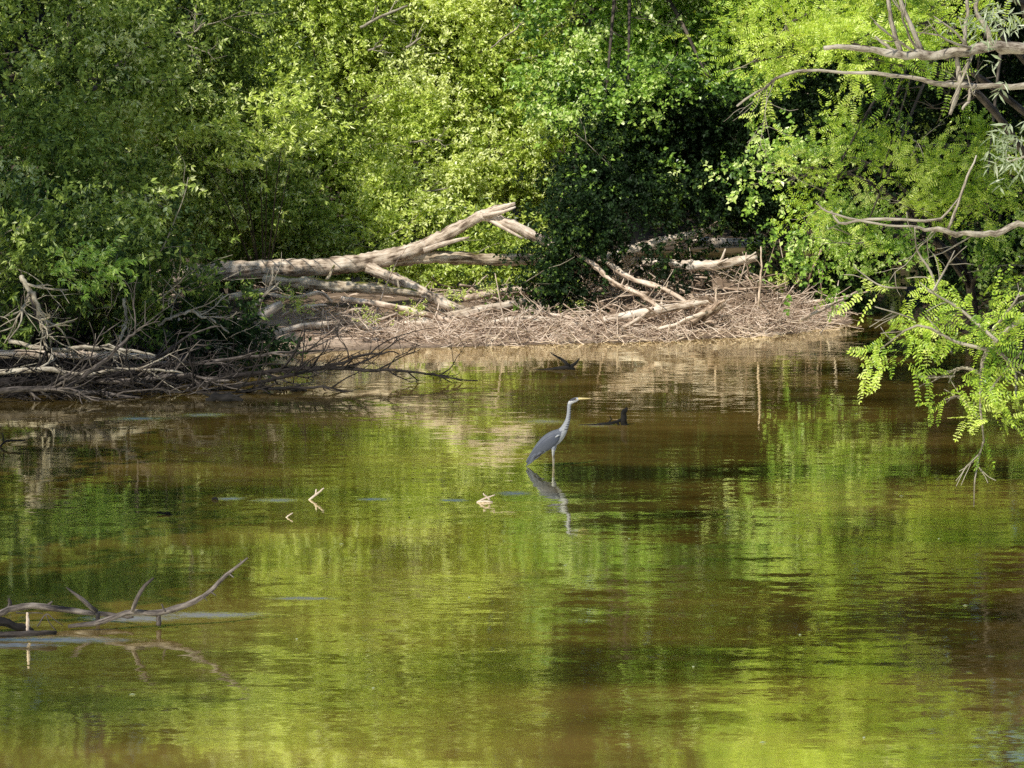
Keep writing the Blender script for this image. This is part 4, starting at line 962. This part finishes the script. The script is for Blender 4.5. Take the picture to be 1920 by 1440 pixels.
# ------------------------------------------------------------------ right foreground: near locust with hanging branch
def near_locust():
    base = (7.9, 15.0); bz = H1(*base) - .1; org = np.array([*base, bz])
    root = empty('locust_tree', org, 'near locust with feathery bright leaves hanging over the water at the right edge', 'locust tree', 'locust trees on the right bank')
    q = smooth_path([(*org, .17), (7.4, 15, 2.5, .14), (6.7, 14.8, 5, .1), (6.2, 14.6, 7.4, .04)], 14)
    MB().tube(q[:, :3], q[:, 3], 10, .1).build('trunk', M_TRUNK, root, org)
    st = q[6, :3]
    Yn = 14.0
    main = [(*st, .05), (5.0, 14.5, 4.3, .035)] + [(*P(a, b, Yn), c) for a, b, c in [(2020, 560, .022), (1915, 600, .016), (1850, 660, .013), (1840, 710, .010), (1838, 760, .007), (1845, 830, .005)]]
    q1 = smooth_path(main, 34)
    MB().tube(q1[:, :3], q1[:, 3], 7, .1).build('bough', M_PALEBARK, root, org)
    subs = [[(1850, 655, 4), (1790, 640, 3), (1720, 610, 2.5), (1650, 655, 1)], [(1870, 640, 4), (1800, 580, 3), (1740, 545, 1.2)], [(1760, 560, 3), (1745, 510, 2.5), (1720, 470, 2), (1715, 430, 1)],
            [(1750, 545, 2.5), (1775, 500, 2), (1790, 470, 1)], [(1840, 700, 4), (1800, 690, 3), (1740, 720, 1)], [(1845, 640, 3), (1900, 570, 2.5), (1915, 540, 1)],
            [(1845, 750, 3), (1880, 700, 2), (1915, 660, 1)], [(1840, 790, 2.5), (1800, 745, 2), (1770, 750, 1)], [(1845, 825, 2.2), (1835, 860, 2), (1828, 900, 1.6), (1826, 950, 1)], [(1838, 850, 1.8), (1815, 872, 1)],
            [(1850, 640, 4), (1900, 690, 3.5), (1905, 745, 2)], [(1790, 705, 2), (1730, 708, 1.6), (1715, 702, 1)], [(1700, 540, 2), (1650, 535, 1.6), (1600, 500, 1)], [(1715, 600, 2), (1690, 590, 1.4), (1640, 575, 1)]]
    rng = np.random.default_rng(8); ps = []; ds = []
    for s in subs:
        qq = smooth_path([(*P(a, b, Yn + rng.normal(0, .12)), r_ / ppm(Yn)) for a, b, r_ in s], 10)
        mb = MB(); mb.tube(qq[:, :3], qq[:, 3], 5)
        rnd = random.Random(len(s) + int(s[0][0]))
        for _ in range(3):
            i = rnd.randint(2, 8); twiggy(mb, qq[i, :3], rot_dir(qq[i + 1, :3] - qq[i, :3], .7, rnd), .16, qq[i, 3] * .5, 0, rnd)
        mb.build('branch', M_TWIG, root, org)
    # pinnate sprays at the leafy spots of the branch
    for (px, py, nn, sp_) in [(1700, 555, 4, 22), (1770, 545, 4, 25), (1660, 650, 4, 18), (1690, 690, 4, 20), (1720, 620, 5, 26), (1750, 650, 5, 28), (1820, 590, 5, 26), (1860, 570, 4, 22), (1880, 630, 5, 26), (1790, 650, 6, 28),
                              (1830, 640, 5, 26), (1900, 680, 5, 24), (1880, 720, 4, 24), (1805, 745, 4, 18), (1780, 752, 2, 12), (1845, 770, 3, 14), (1880, 798, 3, 14), (1865, 805, 2, 10), (1890, 600, 4, 22), (1740, 590, 4, 24), (1860, 690, 3, 20), (1905, 760, 3, 14)]:
        for _ in range(max(2, nn - 1)):
            ps.append(P(px + rng.normal(0, sp_), py - 12 + rng.normal(0, sp_ * .6), Yn + rng.normal(0, .15)))
            ds.append([rng.normal(-.3, .7), rng.normal(-.3, .5), rng.normal(-.15, .35)])
    ps = np.array(ps); ds = np.array(ds)
    # hidden side of the crown higher up, out of frame
    hi = np.array([[rng.uniform(4.2, 8), rng.uniform(13, 17), rng.uniform(5.0, 8.5)] for _ in range(260)])
    hd = rng.normal(0, 1, (260, 3))
    foliage('foliage', root, [('locust_near', ps, ds, 0.62 * rng.uniform(.7, 1.2, len(ps)), rng.normal(.52, .24, len(ps))), ('locust', hi, hd, np.full(260, 1.0), rng.normal(.5, .12, 260))], M_LOCUST, org)
near_locust()

# pale lichened tree off the right edge with bare boughs reaching in
def bare_tree():
    base = (9.6, 27.5); bz = H1(*base) - .1; org = np.array([*base, bz])
    root = empty('willow_tree', org, 'half dead willow with pale lichened bare boughs reaching in from the upper right', 'willow tree')
    q = smooth_path([(*org, .24), (9.2, 27, 3, .2), (8.6, 26.5, 6, .15), (8.2, 26, 9.5, .05)], 16)
    MB().tube(q[:, :3], q[:, 3], 12, .12).build('trunk', M_PALEBARK, root, org)
    Yb = 26
    def bough(rows, start, twigs, seed, n=26):
        ctrl = [(*start, rows[0][2] / ppm(Yb) * 1.3)] + [(*P(a, b, Yb + (i - 2) * -.05), r_ * .85 / ppm(Yb)) for i, (a, b, r_) in enumerate(rows)]
        qq = smooth_path(ctrl, n); mb = MB(); qq[:, :3] += NR.normal(0, .012, (n, 3)); mb.tube(qq[:, :3], qq[:, 3], 12, .22, seed=seed)
        mb.build('bough', M_PALEBARK, root, org)
        rnd = random.Random(seed)
        for _ in range(twigs):
            i = rnd.randint(n // 3, n - 3); mt = MB()
            twiggy(mt, qq[i, :3], rot_dir(qq[i + 1, :3] - qq[i, :3], rnd.uniform(.5, 1.2), rnd), rnd.uniform(.3, .9), qq[i, 3] * .35, 1, rnd, dens=3)
            mt.build('bare_branch', M_TWIG, root, org)
    bough([(2000, 110, 14), (1920, 90, 13), (1860, 88, 13), (1800, 98, 11), (1740, 104, 11), (1690, 102, 9), (1620, 93, 7), (1545, 87, 5)], (8.5, 26.4, 6.3), 5, 1)
    bough([(2010, 150, 9), (1920, 158, 7), (1820, 162, 6), (1740, 152, 5), (1650, 138, 4), (1500, 135, 3.4), (1440, 160, 3), (1378, 198, 2)], (8.6, 26.4, 6.0), 5, 2)
    bough([(2010, 395, 9), (1920, 420, 7), (1860, 437, 7), (1810, 440, 6), (1760, 432, 5), (1715, 425, 2.5)], (8.9, 26.8, 4.0), 3, 3)
    for rows in ([(1690, 102, 5), (1676, 60, 4.5), (1668, 20, 4), (1660, -20, 3.5)], [(1730, 100, 5), (1710, 55, 4.5), (1696, 20, 4), (1685, -15, 3.5)], [(1860, 85, 5), (1848, 50, 5), (1830, 20, 4), (1835, -20, 3.5)],
                 [(1795, 100, 4), (1798, 140, 5), (1795, 175, 5), (1780, 215, 3)], [(1805, 95, 3), (1812, 45, 3.5), (1815, -10, 3)], [(1690, 102, 3), (1660, 86, 3), (1640, 68, 1.5)],
                 [(1830, 290, 1.5), (1810, 340, 2.4), (1795, 385, 2.8), (1778, 430, 3)], [(1560, 395, 1.6), (1575, 420, 2.4), (1610, 412, 2.4), (1680, 410, 3), (1760, 412, 2.4), (1800, 370, 1.4)],
                 [(1720, 425, 2), (1650, 420, 2), (1560, 400, 2), (1530, 380, 1)], [(1820, 165, 3), (1815, 190, 3), (1805, 205, 2)]):
        p_, r_ = pxpath([(a, b, Yb, c) for a, b, c in rows], 12, .008)
        MB().tube(p_, r_, 7, .12).build('branch', M_PALEBARK, root, org)
    rng = np.random.default_rng(4)
    spots = [(1890, 300, 9.6, 5)]
    ps = []; ds = []
    for px, py, n_ in [(1880, 20, 5), (1905, 60, 4), (1850, 10, 4), (1905, 130, 3), (1915, 230, 4)]:
        for _ in range(n_):
            ps.append(P(px + rng.normal(0, 20), py + rng.normal(0, 18), 24 + rng.normal(0, .4))); ds.append([rng.normal(-.5, .5), rng.normal(-.3, .4), rng.normal(-.3, .4)])
    for _ in range(160):
        ps.append(np.array([rng.uniform(6.5, 10), rng.uniform(24.5, 28.5), rng.uniform(7, 11)])); ds.append(rng.normal(0, 1, 3))
    ps = np.array(ps); ds = np.array(ds)
    foliage('foliage', root, [('longwillow', ps, ds, rng.uniform(.9, 1.3, len(ps)), rng.normal(.5, .1, len(ps)))], M_GREY, org)
bare_tree()
def near_sprig():
    base = (8.2, 11.0); bz = H1(*base) - .1; org = np.array([*base, bz])
    root = empty('willow_tree', org, 'willow sprig of long silvery leaves poking in at the right edge', 'willow tree')
    q = smooth_path([(*org, .1), (7.6, 11, 2.5, .07), (6, 11, 5, .03)], 10); MB().tube(q[:, :3], q[:, 3], 8).build('trunk', M_TRUNK, root, org)
    q1 = smooth_path([(*q[8, :3], .02), (4, 11, 4.9, .012), (*P(1960, 280, 11), .006), (*P(1890, 290, 11), .003)], 14)
    MB().tube(q1[:, :3], q1[:, 3], 6).build('branch', M_TWIG, root, org)
    rng = np.random.default_rng(6); ps = []; ds = []
    for px, py, n_ in [(1895, 290, 4), (1915, 270, 3), (1925, 310, 3), (1915, 225, 2)]:
        for _ in range(n_):
            ps.append(P(px + rng.normal(0, 10), py + rng.normal(0, 10), 11 + rng.normal(0, .05))); ds.append([rng.normal(-.6, .4), rng.normal(-.3, .4), rng.normal(-.2, .3)])
    foliage('foliage', root, [('longwillow', np.array(ps), np.array(ds), np.full(len(ps), .55), rng.normal(.6, .12, len(ps)))], M_GREY, org)
near_sprig()

# weeds on the bar
gw = 'green weeds on the bar'
for i, (px, py, Yw_, lab) in enumerate([(540, 556, 46.8, 'small bright weed below the mossy log'), (560, 582, 46.2, 'small weed beside the arched stick'), (690, 598, 46.4, 'low pale weed on the mud by the smooth log'),
                                     (850, 560, 47.6, 'weed behind the down turned limb'), (912, 545, 48.4, 'leafy weed right of the down turned limb'), (778, 590, 47.2, 'tiny weed above the smooth log'), (1080, 585, 48, 'weed at the foot of the ivy'),
                                     (1480, 525, 50.8, 'yellow green sprout over the channel by the stick tips')]):
    c = P(px, py, Yw_); b_ = (c[0], c[1]); rng = np.random.default_rng(90 + i)
    n_ = 22; bz = H1(*b_); org = np.array([*b_, bz])
    root = empty('weed', org, lab, 'weed', gw)
    ps = c + rng.normal(0, 1, (n_, 3)) * np.array([.14, .1, .07]); ps[:, 2] = np.maximum(ps[:, 2], bz + .02)
    mb = MB()
    for k_ in range(3):
        mb.tube(smooth_path([tuple(org), tuple((org + ps[k_]) / 2 + [0, 0, .05]), tuple(ps[k_])], 5), np.linspace(.006, .002, 5), 4)
    mb.build('stem', M_TWIG, root, org)
    foliage('foliage', root, [('weed', ps, rng.normal(0, .6, (n_, 3)) + [0, 0, .6], np.full(n_, .75), rng.normal(.6, .15, n_))], M_LIME, org)

# ------------------------------------------------------------------ heron
def heron():
    W0 = G(1036.5, 874.5); Yh = W0[1]; s = Yh / FPX / 4.5
    cx, cy = 345.0, 785.0
    root = empty('grey_heron', (W0[0], Yh, 0), 'grey heron standing in the shallow river facing right', 'heron')
    def hp(x, y, dy=0.0):
        return np.array([(x - cx) * s, dy * s, (cy - y) * s * 1.006])
    rings = [(118, 752, 5), (140, 722, 13), (175, 688, 26), (220, 645, 44), (275, 598, 60), (325, 562, 66), (370, 533, 62), (405, 508, 50), (432, 478, 36), (452, 440, 28), (468, 400, 22), (477, 360, 18.5),
             (481, 320, 16.5), (482, 285, 16), (485, 258, 16.5), (495, 238, 19), (515, 224, 21), (537, 216, 19.5), (556, 211, 13), (570, 208, 8)]
    bm = MB(); q = np.array(rings, float); q = smooth_path(q, 64)
    pts = np.array([hp(a, b) for a, b, _ in q]); rad = q[:, 2] * s
    bm.tube(pts, rad, 20, flat=1.0)
    V = bm.v[0]
    V[:, 1] *= .72
    # legs: thigh feathering, shank, foot below the surface
    for dy, ox in ((-26, 0), (24, 9)):
        lq = smooth_path([(*hp(348 + ox, 600, dy * .7), 26 * s), (*hp(348 + ox, 635, dy), 17 * s), (*hp(345 + ox, 662, dy), 9 * s), (*hp(344 + ox, 700, dy), 5.5 * s), (*hp(346 + ox, 722, dy), 6.5 * s),
                          (*hp(346 + ox, 780, dy), 3.8 * s), (*hp(345 + ox, 860, dy), 3.8 * s)], 26)
        bm.tube(lq[:, :3], lq[:, 3], 10)
        for a in (-.5, 0, .5):
            e = hp(345 + ox + 62 * math.cos(a), 864, dy + 50 * math.sin(a))
            bm.tube(smooth_path([tuple(lq[-1, :3]), tuple((lq[-1, :3] + e) / 2), tuple(e)], 5), np.linspace(4 * s, 1.5 * s, 5), 6)
    body = bm.build('body', None or M_GREYWOOD, root, (0, 0, 0))
    md = body.modifiers.new('remesh', 'REMESH'); md.mode = 'VOXEL'; md.voxel_size = .0042; md.use_smooth_shade = True
    dg = bpy.context.evaluated_depsgraph_get()
    me = bpy.data.meshes.new_from_object(body.evaluated_get(dg)); body.modifiers.clear(); body.data = me; me.name = 'body'
    me.materials.clear()
    me.polygons.foreach_set('use_smooth', np.full(len(me.polygons), True))
    n_ = len(me.vertices); co = np.empty(n_ * 3, np.float32); me.vertices.foreach_get('co', co); co = co.reshape(-1, 3)
    px = co[:, 0] / s + cx; py = cy - co[:, 2] / s / 1.006; dy = np.abs(co[:, 1]) / s
    col = np.tile(np.array([.085, .095, .115]), (n_, 1))
    neck = (py < 480) & (px > 400)
    col[neck] = (.25, .26, .275)
    chest = (px + (py - 500) * .4 > 415) & (py >= 430) & (py < 640); col[chest] = (.30, .31, .315)
    st = neck & (px - np.interp(py, [240, 300, 400, 480], [495, 484, 470, 432]) > 4) & (np.sin(py * .3) > -.2) & (py > 270); col[st] = (.10, .10, .11)
    head = (py < 250) & (px > 470); col[head] = (.42, .42, .42)
    stripe = (py < 219 + (px - 540) * -.14) & (py > 198 + (540 - px) * .05) & (px < 545) & head; col[stripe] = (.035, .035, .045)
    belly = (py > 600 + (345 - px) * .62) & (px < 400) & (py < 780) & (px > 130); col[belly] = (.22, .23, .26)
    legs = (py > 640) & (np.abs(px - 350) < 28) & ((py - (560 + (345 - px) * .78)) > 60); col[legs] = (.26, .23, .17)
    thigh = legs & (py < 690); col[thigh] = (.34, .34, .34)
    a = me.color_attributes.new('plumage', 'FLOAT_COLOR', 'POINT')
    a.data.foreach_set('color', np.concatenate([col, np.ones((n_, 1))], 1).astype(np.float32).ravel())
    m, N, L = mat('heron_plumage')
    at = nd(N, 'ShaderNodeAttribute', attribute_name='plumage')
    tc = nd(N, 'ShaderNodeTexCoord'); mp = nd(N, 'ShaderNodeMapping'); mp.inputs['Rotation'].default_value = (0, .7, 0); mp.inputs['Scale'].default_value = (30, 60, 120); L.new(tc.outputs['Object'], mp.inputs[0])
    nz = nd(N, 'ShaderNodeTexNoise', i_Scale=1.0, i_Detail=3.0); L.new(mp.outputs[0], nz.inputs['Vector'])
    rp = ramp(N, [(.3, (.7, .7, .7)), (.7, (1.1, 1.1, 1.1))]); L.new(nz.outputs[0], rp.inputs[0])
    mx = nd(N, 'ShaderNodeMix', data_type='RGBA', blend_type='MULTIPLY'); mx.inputs[0].default_value = 1; L.new(at.outputs['Color'], mx.inputs[6]); L.new(rp.outputs[0], mx.inputs[7])
    bs = nd(N, 'ShaderNodeBsdfPrincipled', i_Roughness=.75); L.new(mx.outputs[2], bs.inputs['Base Color'])
    o = nd(N, 'ShaderNodeOutputMaterial'); L.new(bs.outputs[0], o.inputs[0])
    me.materials.append(m)
    def plain(name, c, r=.6):
        m2, N2, L2 = mat(name); b2 = nd(N2, 'ShaderNodeBsdfPrincipled', i_Roughness=r)
        t2 = nd(N2, 'ShaderNodeTexNoise', i_Scale=60.0); r2 = ramp(N2, [(.3, tuple(q_ * .75 for q_ in c)), (.7, c)]); L2.new(t2.outputs[0], r2.inputs[0]); L2.new(r2.outputs[0], b2.inputs['Base Color'])
        o2 = nd(N2, 'ShaderNodeOutputMaterial'); L2.new(b2.outputs[0], o2.inputs[0]); return m2
    m_w = plain('heron_wing', (.05, .058, .078)); m_c = plain('heron_covert', (.085, .096, .122)); m_b = plain('heron_bill', (.6, .47, .2), .4); m_k = plain('heron_black', (.02, .02, .025)); m_e = plain('heron_eye', (.6, .45, .05), .2); m_wh = plain('heron_white', (.36, .37, .38))
    # bill
    MB().tube(np.array([hp(560, 207), hp(600, 206), hp(640, 206), hp(686, 206)]), np.array([10, 8, 5.5, 1]) * s, 8).build('bill', m_b, root)
    # folded wings
    for sgn, nm in ((-1, 'wing'), (1, 'wing')):
        mb = MB(); wq = smooth_path([(*hp(398, 520, sgn * 34), 14 * s), (*hp(360, 545, sgn * 40), 40 * s), (*hp(300, 588, sgn * 38), 48 * s), (*hp(235, 640, sgn * 28), 38 * s), (*hp(175, 692, sgn * 14), 24 * s), (*hp(120, 752, sgn * 5), 5 * s)], 22)
        mb.tube(wq[:, :3], wq[:, 3], 14)
        v = mb.v[0]; c_ = np.repeat(wq[:, 1], 14); v[:, 1] = c_ + (v[:, 1] - c_) * .32
        w = mb.build(nm, m_w, root)
        # layered scapulars and coverts
        fm = MB()
        for row in range(4):
            for j in range(6):
                fx = 385 - row * 52 - j * 7; fy = 520 + row * 42 + j * 15 - (5 - j) * 2
                L_ = 62 + row * 12
                a0 = hp(fx, fy, sgn * (47 - row * 5 - abs(j - 2.5) * 3)); a1 = hp(fx - L_ * .8, fy + L_ * .62, sgn * (46 - row * 9 - abs(j - 2.5) * 3))
                fm.tube(smooth_path([tuple(a0), tuple((a0 + a1) / 2 + np.array([0, sgn * 2 * s, 0])), tuple(a1)], 6), np.array([2, 5, 6.5, 6, 4, .8]) * s, 6)
        fm.build('covert_feathers', m_c, w)
        # dark flight feather edge and pale shoulder tuft
        f = MB()
        for k_ in range(4):
            a0 = hp(270 - k_ * 22, 650 + k_ * 14, sgn * (40 - k_ * 4)); a1 = hp(150 - k_ * 6, 722 + k_ * 9, sgn * (22 - k_ * 2.5))
            f.tube(smooth_path([tuple(a0), tuple((a0 + a1) / 2 + np.array([0, 0, -4 * s])), tuple(a1)], 7), np.array([3, 7, 8, 8, 7, 5, 1.5]) * s, 6)
        ff = f.build('flight_feather', m_k, w)
        t_ = MB(); t_.tube(np.array([hp(405, 512, sgn * 38), hp(385, 516, sgn * 46), hp(360, 532, sgn * 49)]), np.array([5, 8, 2]) * s, 8); t_.build('shoulder_patch', m_wh, w)
    # crest plume, tail, eyes
    MB().tube(smooth_path([tuple(hp(520, 206)), tuple(hp(492, 220)), tuple(hp(474, 245)), tuple(hp(460, 282))], 10), np.linspace(6, 1.2, 10) * s, 6).build('crest', m_k, root)
    for sgn in (-1, 1):
        MB().tube(np.array([hp(540, 211, sgn * 11), hp(540, 211, sgn * 14.5)]), np.array([4.5, 3]) * s, 10).build('eye', m_e, root)
    return root
heron()

# ------------------------------------------------------------------ light
SUN = np.array([-.38, -.52, .77]); SUN /= np.linalg.norm(SUN)
l = bpy.data.lights.new('sun', 'SUN'); l.energy = 5.0; l.angle = math.radians(.5); l.color = (1, .96, .88)
lo = bpy.data.objects.new('sun', l); COL.objects.link(lo)
lo.rotation_euler = Vector(SUN).to_track_quat('Z', 'Y').to_euler()
w = bpy.data.worlds.new('World'); sc.world = w; w.use_nodes = True
N = w.node_tree.nodes; L = w.node_tree.links; N.clear()
sky = N.new('ShaderNodeTexSky'); sky.sky_type = 'NISHITA'; sky.sun_disc = False; sky.ozone_density = 2.5
sky.sun_elevation = math.asin(SUN[2]); sky.sun_rotation = math.atan2(SUN[0], SUN[1])
bg = N.new('ShaderNodeBackground'); bg.inputs[1].default_value = .145
wo_ = N.new('ShaderNodeOutputWorld'); L.new(sky.outputs[0], bg.inputs[0]); L.new(bg.outputs[0], wo_.inputs[0])

sc.view_settings.view_transform = 'Standard'
try: sc.view_settings.look = 'None'
except Exception: pass
sc.view_settings.exposure = 0
sc.render.engine = 'CYCLES'
cy_ = sc.cycles
cy_.max_bounces = 7; cy_.diffuse_bounces = 4; cy_.glossy_bounces = 3; cy_.transmission_bounces = 4; cy_.sample_clamp_indirect = 6
cy_.use_denoising = False
print('leaf quads', LEAFCOUNT[0])
